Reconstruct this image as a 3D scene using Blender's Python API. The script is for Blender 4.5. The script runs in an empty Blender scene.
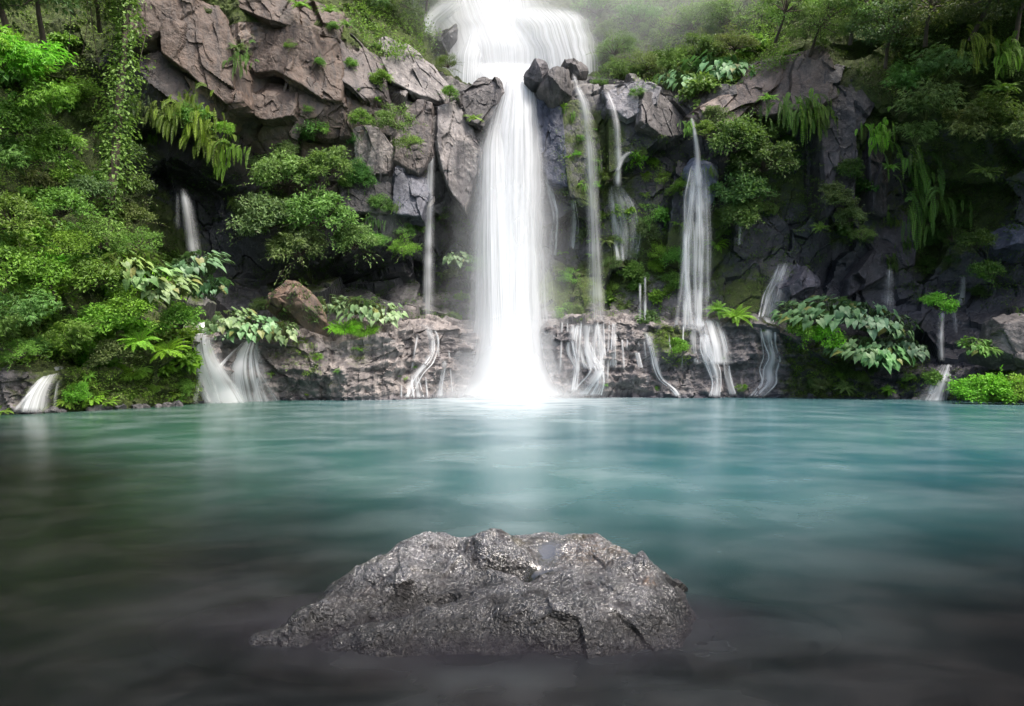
import bpy, math, random
import numpy as np
from mathutils import Vector, Matrix
from mathutils.bvhtree import BVHTree
R = math.radians
random.seed(7)
RNG = np.random.default_rng(11)
SC = bpy.context.scene
COL = SC.collection
# ---------------------------------------------------------------- camera geometry (metres; y runs away from the shore we stand on)
F, HZ, CZ = 640.0, 368.0, 1.6
def at(px, py, Y):
    return np.array([(px - 512) / F * Y, Y, CZ + (HZ - py) / F * Y])

cam = bpy.data.cameras.new('camera'); cam_o = bpy.data.objects.new('camera', cam); COL.objects.link(cam_o)
cam.sensor_width = 36; cam.lens = F / 1024 * 36; cam.shift_y = (HZ - 353) / 1024
cam.clip_start = .05; cam.clip_end = 2000
cam_o.location = (0, 0, CZ); cam_o.rotation_euler = (R(90), 0, 0)
SC.camera = cam_o

# ---------------------------------------------------------------- noise
def _h(ix, iy, iz, seed):
    h = (ix * 374761393 + iy * 668265263 + iz * 2147483647 + seed * 974634777) & 0xFFFFFFFF
    h = ((h ^ (h >> 13)) * 1274126177) & 0xFFFFFFFF
    h = ((h ^ (h >> 16)) * 2246822519) & 0xFFFFFFFF
    return ((h ^ (h >> 15)) & 0xFFFFFF) / float(0xFFFFFF)
def vnoise(P, seed=0):
    I = np.floor(P).astype(np.int64); f = P - I; f = f * f * (3 - 2 * f); o = 0
    for a in (0, 1):
        for b in (0, 1):
            for c in (0, 1):
                w = (f[:, 0] if a else 1 - f[:, 0]) * (f[:, 1] if b else 1 - f[:, 1]) * (f[:, 2] if c else 1 - f[:, 2])
                o = o + w * _h(I[:, 0] + a, I[:, 1] + b, I[:, 2] + c, seed)
    return o * 2 - 1
def fbm(P, octv=4, seed=0, gain=.5):
    o = 0; a = 1
    for k in range(octv):
        o = o + a * vnoise(P * 2 ** k + 17.3 * k, seed + k); a *= gain
    return o
def worley(P, seed=0):
    """F1, F2, three random numbers of the nearest cell, offset from its seed point."""
    I = np.floor(P).astype(np.int64); n = len(P)
    f1 = np.full(n, 9.); f2 = np.full(n, 9.); rid = np.zeros((n, 4)); dl = np.zeros((n, 3))
    for a in (-1, 0, 1):
        for b in (-1, 0, 1):
            for c in (-1, 0, 1):
                X, Y, Z = I[:, 0] + a, I[:, 1] + b, I[:, 2] + c
                s = np.stack([X + _h(X, Y, Z, seed), Y + _h(X, Y, Z, seed + 1), Z + _h(X, Y, Z, seed + 2)], 1)
                d = P - s; q = (d * d).sum(1) ** .5
                m = q < f1
                f2 = np.where(m, f1, np.minimum(f2, q)); f1 = np.where(m, q, f1)
                if m.any():
                    Xm, Ym, Zm = X[m], Y[m], Z[m]
                    rid[m] = np.stack([_h(Xm, Ym, Zm, seed + k) for k in (5, 6, 7, 8)], 1); dl[m] = d[m]
    return f1, f2, rid * 2 - 1, dl
def facet(P, size, seed=0, step=.5, tilt=1., crack=.25, sq=(1, 1, .7)):
    """Blocky, jointed rock: every cell is its own tilted plane, with a groove at the joints. In units of SIZE."""
    Q = P / size * np.array(sq)
    Q = Q + .22 * np.stack([vnoise(Q * 1.3, seed + 31), vnoise(Q * 1.3, seed + 32), vnoise(Q * 1.3, seed + 33)], 1)
    f1, f2, r, d = worley(Q, seed)
    o = step * r[:, 3] + tilt * (r[:, :3] * d).sum(1) - crack * np.exp(-(f2 - f1) / .07)
    return o * size

# ---------------------------------------------------------------- mesh and object helpers
def mesh_np(name, V, faces, mat=None, attrs=None, smooth=False, uv=None):
    """V (n,3); faces (m,k) one size, or a list of such arrays."""
    me = bpy.data.meshes.new(name)
    fl = faces if isinstance(faces, list) else [faces]
    fl = [np.asarray(f, np.int32) for f in fl if len(f)]
    me.vertices.add(len(V)); me.vertices.foreach_set('co', np.asarray(V, np.float32).ravel())
    li = np.concatenate([f.ravel() for f in fl]); tot = np.concatenate([np.full(len(f), f.shape[1], np.int32) for f in fl])
    me.loops.add(len(li)); me.loops.foreach_set('vertex_index', li)
    st = np.concatenate([[0], np.cumsum(tot)[:-1]]).astype(np.int32)
    me.polygons.add(len(tot)); me.polygons.foreach_set('loop_start', st); me.polygons.foreach_set('loop_total', tot)
    me.polygons.foreach_set('use_smooth', np.full(len(tot), bool(smooth)))
    for k, a in (attrs or {}).items():
        at_ = me.attributes.new(k, 'FLOAT', 'POINT'); at_.data.foreach_set('value', np.asarray(a, np.float32))
    if uv is not None:
        ul = me.uv_layers.new(name='UVMap'); ul.data.foreach_set('uv', np.asarray(uv, np.float32)[li].ravel())
    me.update(calc_edges=True)
    if mat: me.materials.append(mat)
    return me
def link(name, data, parent=None, color=None):
    o = bpy.data.objects.new(name, data); COL.objects.link(o)
    if parent: o.parent = parent
    if color: o.color = (*color, 1)
    return o
def tag(o, label=None, cat=None, group=None, kind=None):
    if label: o['label'] = label
    if cat: o['category'] = cat
    if group: o['group'] = group
    if kind: o['kind'] = kind
    return o
def grid_faces(nu, nv, wrap=False):
    i = np.arange(nu if wrap else nu - 1)[:, None]; j = np.arange(nv - 1)[None, :]
    a = i * nv + j; b = ((i + 1) % nu) * nv + j
    return np.stack([a, b, b + 1, a + 1], -1).reshape(-1, 4)
def tube(pts, r0, r1, sides=5):
    pts = np.asarray(pts, float); n = len(pts)
    T = np.gradient(pts, axis=0); T /= np.linalg.norm(T, axis=1)[:, None] + 1e-9
    ref = np.where(np.abs(T[:, 2:3]) > .9, np.array([[1., 0, 0]]), np.array([[0, 0, 1.]]))
    A = np.cross(T, ref); A /= np.linalg.norm(A, axis=1)[:, None] + 1e-9; B = np.cross(T, A)
    r = np.linspace(r0, r1, n)[:, None, None]; th = np.linspace(0, 2 * np.pi, sides, endpoint=False)
    V = pts[:, None, :] + r * (A[:, None, :] * np.cos(th)[None, :, None] + B[:, None, :] * np.sin(th)[None, :, None])
    i = np.arange(n - 1)[:, None]; j = np.arange(sides)[None, :]
    Fq = np.stack([i * sides + j, i * sides + (j + 1) % sides, (i + 1) * sides + (j + 1) % sides, (i + 1) * sides + j], -1).reshape(-1, 4)
    return V.reshape(-1, 3), Fq
class Bag:
    def __init__(s): s.V = []; s.F = {}; s.A = []; s.n = 0
    def add(s, V, Fc, tone=.5):
        Fc = np.asarray(Fc); s.F.setdefault(Fc.shape[1], []).append(Fc + s.n); s.V.append(V)
        s.A.append(np.full(len(V), tone) if np.isscalar(tone) else tone); s.n += len(V)
    def mesh(s, name, mat, smooth=False):
        return mesh_np(name, np.concatenate(s.V), [np.concatenate(f) for f in s.F.values()], mat, {'tone': np.concatenate(s.A)}, smooth)
def unit(v): return v / (np.linalg.norm(v, axis=-1, keepdims=True) + 1e-9)

# ---------------------------------------------------------------- material helpers
def new_mat(name):
    m = bpy.data.materials.new(name); m.use_nodes = True
    nt = m.node_tree; nt.nodes.clear()
    return m, nt
class NT:
    def __init__(s, nt): s.nt = nt
    def n(s, typ, **kw):
        x = s.nt.nodes.new(typ)
        for k, v in kw.items(): setattr(x, k, v)
        return x
    def put(s, sock, v):
        if v is None: return
        if hasattr(v, 'is_output') or isinstance(v, bpy.types.NodeSocket): s.nt.links.new(v, sock)
        elif isinstance(v, (tuple, list)) and sock.type == 'RGBA' and len(v) == 3: sock.default_value = (*v, 1)
        else: sock.default_value = v
    def math(s, op, a, b=None, c=None, clamp=False):
        x = s.n('ShaderNodeMath', operation=op, use_clamp=clamp)
        for i, v in enumerate((a, b, c)): s.put(x.inputs[i], v)
        return x.outputs[0]
    def mix(s, f, a, b, blend='MIX'):
        x = s.n('ShaderNodeMix', data_type='RGBA', blend_type=blend)
        s.put(x.inputs[0], f); s.put(x.inputs[6], a); s.put(x.inputs[7], b)
        return x.outputs[2]
    def noise(s, vec, scale, detail=4, rough=.55, dist=0):
        x = s.n('ShaderNodeTexNoise'); s.put(x.inputs['Vector'], vec)
        x.inputs['Scale'].default_value = scale; x.inputs['Detail'].default_value = detail
        x.inputs['Roughness'].default_value = rough; x.inputs['Distortion'].default_value = dist
        return x.outputs['Fac']
    def smooth(s, v, lo, hi, a=0, b=1):
        x = s.n('ShaderNodeMapRange', interpolation_type='SMOOTHSTEP')
        s.put(x.inputs[0], v); x.inputs[1].default_value = lo; x.inputs[2].default_value = hi
        x.inputs[3].default_value = a; x.inputs[4].default_value = b
        return x.outputs[0]
    def scale(s, vec, sc, loc=(0, 0, 0)):
        x = s.n('ShaderNodeMapping'); s.put(x.inputs[0], vec); x.inputs[1].default_value = loc; x.inputs[3].default_value = sc
        return x.outputs[0]
    def attr(s, name):
        return s.n('ShaderNodeAttribute', attribute_name=name).outputs['Fac']
    def bump(s, h, strength, dist=.1, normal=None):
        x = s.n('ShaderNodeBump'); s.put(x.inputs['Height'], h); x.inputs['Strength'].default_value = strength
        x.inputs['Distance'].default_value = dist; s.put(x.inputs['Normal'], normal)
        return x.outputs[0]
    def bsdf(s, **kw):
        x = s.n('ShaderNodeBsdfPrincipled')
        for k, v in kw.items(): s.put(x.inputs[k.replace('_', ' ')], v)
        return x.outputs[0]
    def out(s, surf=None, vol=None):
        x = s.n('ShaderNodeOutputMaterial'); s.put(x.inputs[0], surf); s.put(x.inputs[1], vol)

def rock_material(name, moss_col=(.055, .085, .015), wet_gloss=True):
    m, nt = new_mat(name); t = NT(nt)
    pos = t.n('ShaderNodeNewGeometry').outputs['Position']; oi = t.n('ShaderNodeObjectInfo').outputs['Color']
    nrm = t.n('ShaderNodeNewGeometry').outputs['Normal']
    n1 = t.noise(pos, .55, 6, .62); n2 = t.noise(pos, 3.5, 6, .65); n3 = t.noise(pos, 16, 5, .7)
    streak = t.noise(t.scale(pos, (2.2, 2.2, .16)), 1.0, 5, .6)
    dark = t.attr('wet'); moss = t.attr('moss'); warm = t.attr('warm')
    c = t.mix(t.smooth(n1, .36, .66), (.075, .070, .068), (.185, .173, .167))
    c = t.mix(t.math('MULTIPLY', t.smooth(n2, .5, .68), .55), c, (.26, .247, .24))
    c = t.mix(t.math('MULTIPLY', warm, t.smooth(n2, .3, .7, .35, 1)), c, (.185, .130, .098))
    c = t.mix(t.math('MULTIPLY', t.smooth(streak, .47, .64), .72), c, (.05, .047, .05))
    c = t.mix(t.math('MULTIPLY', t.smooth(n3, .5, .72), .45), c, (.045, .042, .043))
    c = t.mix(t.math('MULTIPLY', dark, .92), c, (.026, .028, .038))
    c = t.mix(1.0, c, oi, 'MULTIPLY')
    up = t.n('ShaderNodeSeparateXYZ'); t.put(up.inputs[0], nrm)
    mm = t.math('ADD', t.math('MULTIPLY', moss, 1.3), t.math('MULTIPLY', up.outputs[2], .22))
    mf = t.smooth(t.math('ADD', mm, t.math('SUBTRACT', t.noise(pos, 1.6, 7, .68), 1.0)), .02, .26)
    gcol = t.mix(t.smooth(t.noise(pos, 2.6, 4), .35, .68), (.03, .042, .012), moss_col)
    gcol = t.mix(t.math('MULTIPLY', t.smooth(n3, .45, .65), .6), gcol, (.1, .13, .02))
    c = t.mix(mf, c, gcol)
    hh = t.math('ADD', t.math('MULTIPLY', n2, 1.0), t.math('MULTIPLY', n3, .5))
    hh = t.math('ADD', hh, t.math('MULTIPLY', t.math('MULTIPLY', mf, t.noise(pos, 34, 3)), .8))
    rough = t.math('SUBTRACT', .66, t.math('MULTIPLY', dark, t.smooth(n2, .35, .65, .2, .42)))
    rough = t.math('ADD', rough, t.math('MULTIPLY', mf, .3), clamp=True)
    t.out(t.bsdf(Base_Color=c, Roughness=rough, Specular_IOR_Level=.5, Normal=t.bump(hh, .75, .09)))
    return m
ROCK = rock_material('wet_basalt')

# ---------------------------------------------------------------- the gorge: profile lines from under the water up the cliff, swept along the shore
PROF = {   # px: (py, distance) of waterline, ledge edge, ledge back, recess, face, brow, terrace back, slope, top
 -420: [(432, 16), (395, 16.2), (375, 17), (300, 18.5), (180, 19.5), (20, 20.5), (-120, 22), (-300, 24), (-620, 27)],
 -200: [(420, 19.7), (385, 19.8), (372, 21), (300, 23), (200, 24), (60, 25.5), (-50, 27), (-200, 30), (-450, 33)],
 0:   [(415, 21.8), (376, 22), (362, 23.2), (290, 25.2), (210, 27.0), (110, 28.5), (20, 30), (-80, 33), (-320, 36)],
 95:  [(410, 24.4), (372, 24.6), (352, 26.3), (280, 28.0), (215, 30), (130, 31.5), (40, 31), (-80, 33), (-320, 37)],
 160: [(407, 26.3), (362, 26.6), (335, 28.8), (265, 34), (170, 36), (112, 31.5), (0, 31), (-100, 33), (-320, 37)],
 215: [(403, 29.2), (340, 29.4), (325, 31.5), (285, 36), (200, 36.5), (120, 32.2), (0, 32), (-100, 34), (-320, 39)],
 260: [(401, 31.0), (342, 31.2), (332, 33), (290, 37.5), (190, 35.0), (100, 33.3), (0, 33.5), (-80, 35), (-180, 39)],
 320: [(400, 32), (346, 32.2), (325, 34.5), (290, 39), (225, 36.2), (110, 34.5), (10, 35.5), (-50, 38), (-190, 43)],
 390: [(400, 32.1), (334, 32.6), (320, 35), (285, 40), (235, 37.2), (110, 36.8), (60, 38.5), (-20, 46), (-175, 52)],
 440: [(398, 34), (328, 34.4), (318, 36.3), (280, 40), (215, 38.5), (100, 38.4), (70, 44.5), (-20, 51), (-170, 57)],
 500: [(396.2, 36.2), (345, 36.6), (325, 38), (250, 39.8), (180, 39.8), (99, 39.8), (96, 46.5), (-10, 51), (-170, 58)],
 560: [(397.5, 34.6), (325, 35), (318, 36.5), (265, 39), (190, 38.6), (90, 38.8), (80, 46.5), (-5, 51), (-170, 58)],
 620: [(397, 34.5), (322, 35), (315, 37), (270, 38.7), (200, 38.3), (95, 38.5), (72, 45), (0, 51), (-170, 59)],
 700: [(397, 34.5), (325, 35), (316, 36.6), (270, 38.3), (200, 38.0), (108, 38), (80, 42), (5, 48), (-175, 57)],
 780: [(397, 34.5), (332, 34.8), (316, 36), (260, 37.7), (180, 37.6), (75, 37), (40, 40), (-30, 44), (-190, 51)],
 860: [(398, 33.6), (374, 33.8), (345, 34.8), (290, 37), (180, 36.8), (85, 35.8), (5, 37), (-70, 40), (-150, 44)],
 940: [(400, 32), (374, 32.2), (358, 33.6), (290, 36.8), (190, 37), (100, 35), (0, 34), (-80, 36), (-200, 41)],
 1024: [(403, 29.3), (372, 29.5), (355, 31), (290, 34.4), (190, 34.6), (100, 32), (0, 31), (-80, 32), (-320, 38)],
 1230: [(410, 24.4), (370, 24.5), (350, 26), (290, 28), (190, 28), (100, 27), (0, 27), (-100, 28), (-380, 33)],
 1480: [(420, 19.7), (370, 19.8), (345, 21), (280, 22), (170, 22), (60, 22), (-80, 22), (-250, 24), (-600, 28)],
}
def build_terrain():
    keys = sorted(PROF); rows = 10
    C = np.zeros((len(keys), rows, 3))
    for i, k in enumerate(keys):
        for j, (py, Y) in enumerate(PROF[k]): C[i, j + 1] = at(k, py, Y)
        C[i, 0] = C[i, 1] * [1, 1, 0] + [0, -.5, -1.6]
    # across: Catmull-Rom, dense inside the view
    us = np.concatenate([np.linspace(-420, -40, 70, endpoint=False), np.linspace(-40, 1064, 720, endpoint=False), np.linspace(1064, 1480, 80)])
    D = np.zeros((len(us), rows, 3))
    for a, u in enumerate(us):
        i = min(max(np.searchsorted(keys, u) - 1, 0), len(keys) - 2)
        t = (u - keys[i]) / (keys[i + 1] - keys[i])
        p1, p2 = C[i], C[i + 1]
        h = keys[i + 1] - keys[i]
        m1 = (p2 - C[i - 1]) / (keys[i + 1] - keys[i - 1]) * h if i > 0 else p2 - p1
        m2 = (C[i + 2] - p1) / (keys[i + 2] - keys[i]) * h if i + 2 < len(keys) else p2 - p1
        D[a] = (2*t**3-3*t**2+1)*p1 + (t**3-2*t**2+t)*m1 + (-2*t**3+3*t**2)*p2 + (t**3-t**2)*m2
    cnt = [14, 62, 34, 50, 62, 74, 46, 60, 40]
    parts = [D[:, j, None, :] + (D[:, j + 1, None, :] - D[:, j, None, :]) * (np.arange(cnt[j]) / cnt[j])[None, :, None] for j in range(9)]
    G = np.concatenate(parts + [D[:, 9:10]], 1)
    for _ in range(5): G[:, 1:-1] = .25 * G[:, :-2] + .5 * G[:, 1:-1] + .25 * G[:, 2:]
    bounds = np.concatenate([[0], np.cumsum(cnt)])
    nu, nv = G.shape[:2]
    def normals(G):
        return unit(np.cross(np.gradient(G, axis=0), np.gradient(G, axis=1)))
    N = normals(G)
    N = N * np.where((N[..., 1:2] > .2), -1, 1) if np.median(N[..., 1]) > 0 else N
    P = G.reshape(-1, 3); Nf = N.reshape(-1, 3)
    row = np.tile(np.arange(nv), nu)
    ledge = np.clip(1 - np.abs(row - (bounds[1] + 30)) / 60., 0, 1)
    cliff = ((row > bounds[3] - 6) & (row < bounds[6] + 25)).astype(float)
    big = facet(P, 3.2, 3, .30, .7, .03, (1, 1, .62))
    mid = facet(P, 1.3, 9, .26, .6, .05, (1, 1, .75))
    sml = facet(P, .5, 21, .24, .6, .06, (1, 1, 1))
    tiny = facet(P, .2, 25, .3, .7, .06)
    rough = fbm(P * .9, 5, 41)
    d = cliff * (big * .5 + mid * .26 + sml * .12) + (1 - cliff) * (mid * .3 + sml * .32 + tiny * .25 + .2 * rough) + .05 * rough
    lay = P[:, 2] * 2.1 + .9 * fbm(P * [.35, .35, .2], 3, 81)
    d = d + ledge * (.38 * fbm(P * [.45, .45, .8], 4, 77) - .10 * np.abs(fbm(P * 3.0, 3, 78)) + .12 * (np.abs((lay % 1) - .5) * 2))
    d = d + (row < bounds[2]) * .45 * fbm(P * [.5, 0, 0] + 3, 4, 79)
    P2 = P + Nf * d[:, None]
    lip = at(510, 90, 39.8); q = np.exp(-(((P2 - lip) / [1.5, 2.2, 1.3]) ** 2).sum(1) ** 2)     # the notch worn by the main fall
    P2 = P2 + q[:, None] * np.array([0, .8, -.9])
    return G, P2.reshape(nu, nv, 3), bounds, us
G0, TG, RB, US = build_terrain()
NU, NV = TG.shape[:2]
TV = TG.reshape(-1, 3)
TF = grid_faces(NU, NV)
BV_T = BVHTree.FromPolygons(TV.tolist(), TF.tolist())
SOLID = [BV_T]
def ray(px, py, bvs=None):
    o = Vector((0, 0, CZ)); d = Vector(at(px, py, 1.0) - np.array([0, 0, CZ])).normalized()
    best = None
    for b in (bvs or SOLID):
        p, n, i, q = b.ray_cast(o, d, 400)
        if p is not None and (best is None or q < best[2]): best = (p, n, q)
    if best is None: return np.array(at(px, py, 45)), np.array([0, -1., 0])
    n = best[1] if best[1].dot(d) < 0 else -best[1]
    return np.array(best[0]), np.array(n)
def stamps(V, lst, base=0.):
    """Sum of soft blobs, each on the surface point seen at (px, py), radius in metres."""
    out = np.full(len(V), base)
    for (px, py, r, a) in lst:
        c, _ = ray(px, py, [BV_T])
        out += a * np.exp(-((V - c) ** 2).sum(1) / (r * r))
    return out
MOSS = [(600, 170, 3.0, .5), (570, 290, 2.5, .6), (640, 260, 3, .5), (700, 250, 1.6, .7), (590, 130, 1.5, .6), (670, 340, 1.2, .6), (755, 300, 2.5, .5),
        (120, 385, 2.5, .6), (60, 300, 6, .5), (90, 200, 5, .45), (300, 260, 3, .4), (170, 395, 1.2, .6), (240, 60, 1.6, .4), (880, 130, 1.6, .55), (840, 220, 2.5, .4),
        (930, 250, 3, .45), (980, 190, 3, .45), (820, 380, 2.5, .5), (480, 255, 1.6, .4), (360, 350, .9, .4), (340, 10, 2.5, .5), (760, 40, 5, .5), (640, 40, 8, .5),
        (900, 40, 6, .5), (1000, 60, 5, .5), (360, 0, 6, .5), (30, 60, 5, .5), (760, 180, 3, .5), (330, 388, .8, .35), (160, 250, 3, .35), (1000, 390, 2, .5)]
WETS = [(160, 210, 6, .6), (230, 230, 4, .6), (360, 280, 4, .8), (440, 260, 2.5, .6), (560, 230, 3, .6), (650, 230, 4, .6), (545, 150, 2.5, .6), (620, 110, 2, .3),
        (700, 200, 3.5, .7), (800, 220, 5, .75), (580, 150, 3, .5), (640, 170, 3.5, .5), (830, 140, 4, .5), (750, 250, 3, .4), (900, 240, 6, .7), (980, 260, 6, .8), (560, 360, 3, .45), (720, 365, 3, .45), (850, 385, 5, .7), (640, 365, 3, .3), (90, 120, 5, .5),
        (200, 385, 1.2, .7), (20, 395, 2, .4), (940, 385, 3, .5), (440, 360, 2, .3), (500, 350, 3, .5), (180, 70, 2, .2), (860, 170, 4, .4)]
WARM = [(200, 50, 5, .8), (290, 70, 5, .75), (250, 150, 4, .6), (330, 120, 3, .6), (760, 90, 4, .55), (820, 110, 3, .4), (290, 180, 2.5, .6)]
TA = {'moss': np.clip(stamps(TV, MOSS, .10), 0, 1), 'wet': np.clip(stamps(TV, WETS, .03), 0, 1), 'warm': np.clip(stamps(TV, WARM), 0, 1)}
row = np.tile(np.arange(NV), NU)
TA['wet'] = np.clip(TA['wet'] + .9 * np.clip(1 - np.abs(TV[:, 2]) / .35, 0, 1), 0, 1)
TA['moss'] = np.where(row > RB[7] - 10, np.maximum(TA['moss'], .75), TA['moss'])
def terrain_piece(name, j0, j1, label):
    idx = np.arange(NU)[:, None] * NV + np.arange(j0, j1 + 1)[None, :]
    ids = idx.ravel(); me = mesh_np(name, TV[ids], grid_faces(NU, j1 - j0 + 1), ROCK, {k: v[ids] for k, v in TA.items()}, smooth=False)
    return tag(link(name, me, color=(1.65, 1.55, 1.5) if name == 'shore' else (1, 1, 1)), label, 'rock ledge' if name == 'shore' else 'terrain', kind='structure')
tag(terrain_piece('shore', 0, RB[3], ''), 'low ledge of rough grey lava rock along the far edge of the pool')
tag(terrain_piece('cliff', RB[3], RB[6], ''), 'tall jointed basalt cliff that the waterfalls drop over')
tag(terrain_piece('hillside', RB[6], NV - 1, ''), 'steep green slope rising behind the brow of the cliff')
# ---------------------------------------------------------------- boulders and blocks with their own outline and thickness
def rock_from_outline(name, label, outl, Y=None, thick=None, moss=.1, wet=.0, warm=0., tint=(1, 1, 1), fsize=None, rough=1., n=(150, 74), cat='rock', bury=None, group=None, base=None, grow=None):
    bury = bury if bury is not None else (.74 if name == 'rock_block' else .5)
    O = np.array(outl, float); c2 = O.mean(0); O = c2 + (O - c2) * (grow or (1.24 if name == 'rock_block' else 1.15))
    if Y is None:
        Y = ray(c2[0], c2[1], [BV_T])[0][1] - .15
    Q = np.array([at(x, y, Y) for x, y in O]); c = Q.mean(0)
    q = (Q - c)[:, [0, 2]]
    ang = np.arctan2(q[:, 1], q[:, 0]); rad = np.hypot(q[:, 0], q[:, 1]); o = np.argsort(ang); ang, rad = ang[o], rad[o]
    th = np.linspace(-np.pi, np.pi, n[0], endpoint=False); ph = np.linspace(.02, np.pi - .02, n[1])
    # the straight-sided outline, sampled in polar form
    xs = np.concatenate([ang - 2 * np.pi, ang, ang + 2 * np.pi]); px_ = np.tile(q[o, 0], 3); pz_ = np.tile(q[o, 1], 3)
    rr = np.zeros(n[0])
    for k, t in enumerate(th):
        i = np.searchsorted(xs, t); a = np.array([px_[i - 1], pz_[i - 1]]); b = np.array([px_[i], pz_[i]])
        d = np.array([np.cos(t), np.sin(t)]); e = b - a; den = d[0] * e[1] - d[1] * e[0]
        rr[k] = (a[0] * e[1] - a[1] * e[0]) / den if abs(den) > 1e-6 else np.hypot(*a)
    rr = np.clip(rr, .3 * rad.min(), rad.max())
    rr = .25 * np.roll(rr, 1) + .5 * rr + .25 * np.roll(rr, -1)
    size = float(np.sqrt(np.ptp(q[:, 0]) * np.ptp(q[:, 1])))
    thick = thick or (.56 if name == 'rock_block' else .48) * size
    blk = name == 'rock_block'; O_n = 10 if blk else 22; q_lo, q_hi = (.90, .985) if blk else (.80, .95)
    s = np.sin(ph)[None, :] ** (.2 if blk else .42); co = np.cos(ph); dep = np.sign(co) * np.abs(co) ** (.34 if blk else .6)
    X = rr[:, None] * s * np.cos(th)[:, None]; Z = rr[:, None] * s * np.sin(th)[:, None]; D = np.broadcast_to(-dep * thick, X.shape)
    P = np.stack([X, D, Z], -1).reshape(-1, 3) + c + [0, thick * (1 - 2 * bury), 0]
    ctr = c + [0, thick * (1 - 2 * bury), 0]
    N = unit(unit(P - ctr) * [1, 1.6, 1])
    g = np.random.default_rng(int(sum(map(ord, label)) + (c[0] * 37 if name == 'stone' else 0)) % 991)
    if blk:
        P[:, 1] += (P[:, 0] - ctr[0]) * g.uniform(-.5, .5) + (P[:, 2] - ctr[2]) * g.uniform(-.15, .4)
        w1, w2 = g.uniform(-.3, .3, 2)          # one ridge across the face
        P[:, 1] += np.abs((P[:, 0] - ctr[0]) * np.cos(w1 * 5) + (P[:, 2] - ctr[2]) * np.sin(w1 * 5) + w2 * size) * g.uniform(.15, .5)
    for k in range(O_n):      # flat joint faces
        a = unit(np.array([g.normal() * .8, -abs(g.normal()) - .15, g.normal() * .75])); e = (P - ctr) @ a
        h = np.quantile(e, g.uniform(q_lo, q_hi)); P = P - a * (np.maximum(e - h, 0) * .97)[:, None]
    fs = fsize or .5 * size; sd = int(sum(map(ord, label)) + (c[0] * 37 if name == 'stone' else 0)) % 997
    d = facet(P, fs * 1.0, sd, .10, .40, .04, (1, 1, .6)) * .40 + facet(P, fs * .45, sd + 3, .14, .40, .05, (1, 1, .7)) * .22 + facet(P, fs * .15, sd + 9, .25, .5, .05) * .10 + .03 * rough * min(size, 2) * fbm(P * 1.6, 5, sd)
    P = P + N * d[:, None]
    Fc = grid_faces(n[0], n[1], True)
    base = base if base is not None else np.array([ctr[0], ctr[1], P[:, 2].min()])
    A = {'moss': np.full(len(P), moss), 'wet': np.clip(wet + .15 * vnoise(P * .8, sd), 0, 1), 'warm': np.full(len(P), warm)}
    caps = [np.array([(np.arange(n[0]) * n[1])[::-1]]), np.array([np.arange(n[0]) * n[1] + n[1] - 1])]
    o = link(name, mesh_np(name, P - base, [Fc] + caps, ROCK, A, smooth=False), color=tint); o.location = base
    tag(o, label, cat, group)
    SOLID.append(BVHTree.FromPolygons(P.tolist(), Fc.tolist()))
    return o
def inside(O, x, y):
    r = False; j = len(O) - 1
    for i in range(len(O)):
        if (O[i, 1] > y) != (O[j, 1] > y) and x < (O[j, 0] - O[i, 0]) * (y - O[i, 1]) / (O[j, 1] - O[i, 1]) + O[i, 0]: r = not r
        j = i
    return r
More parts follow.
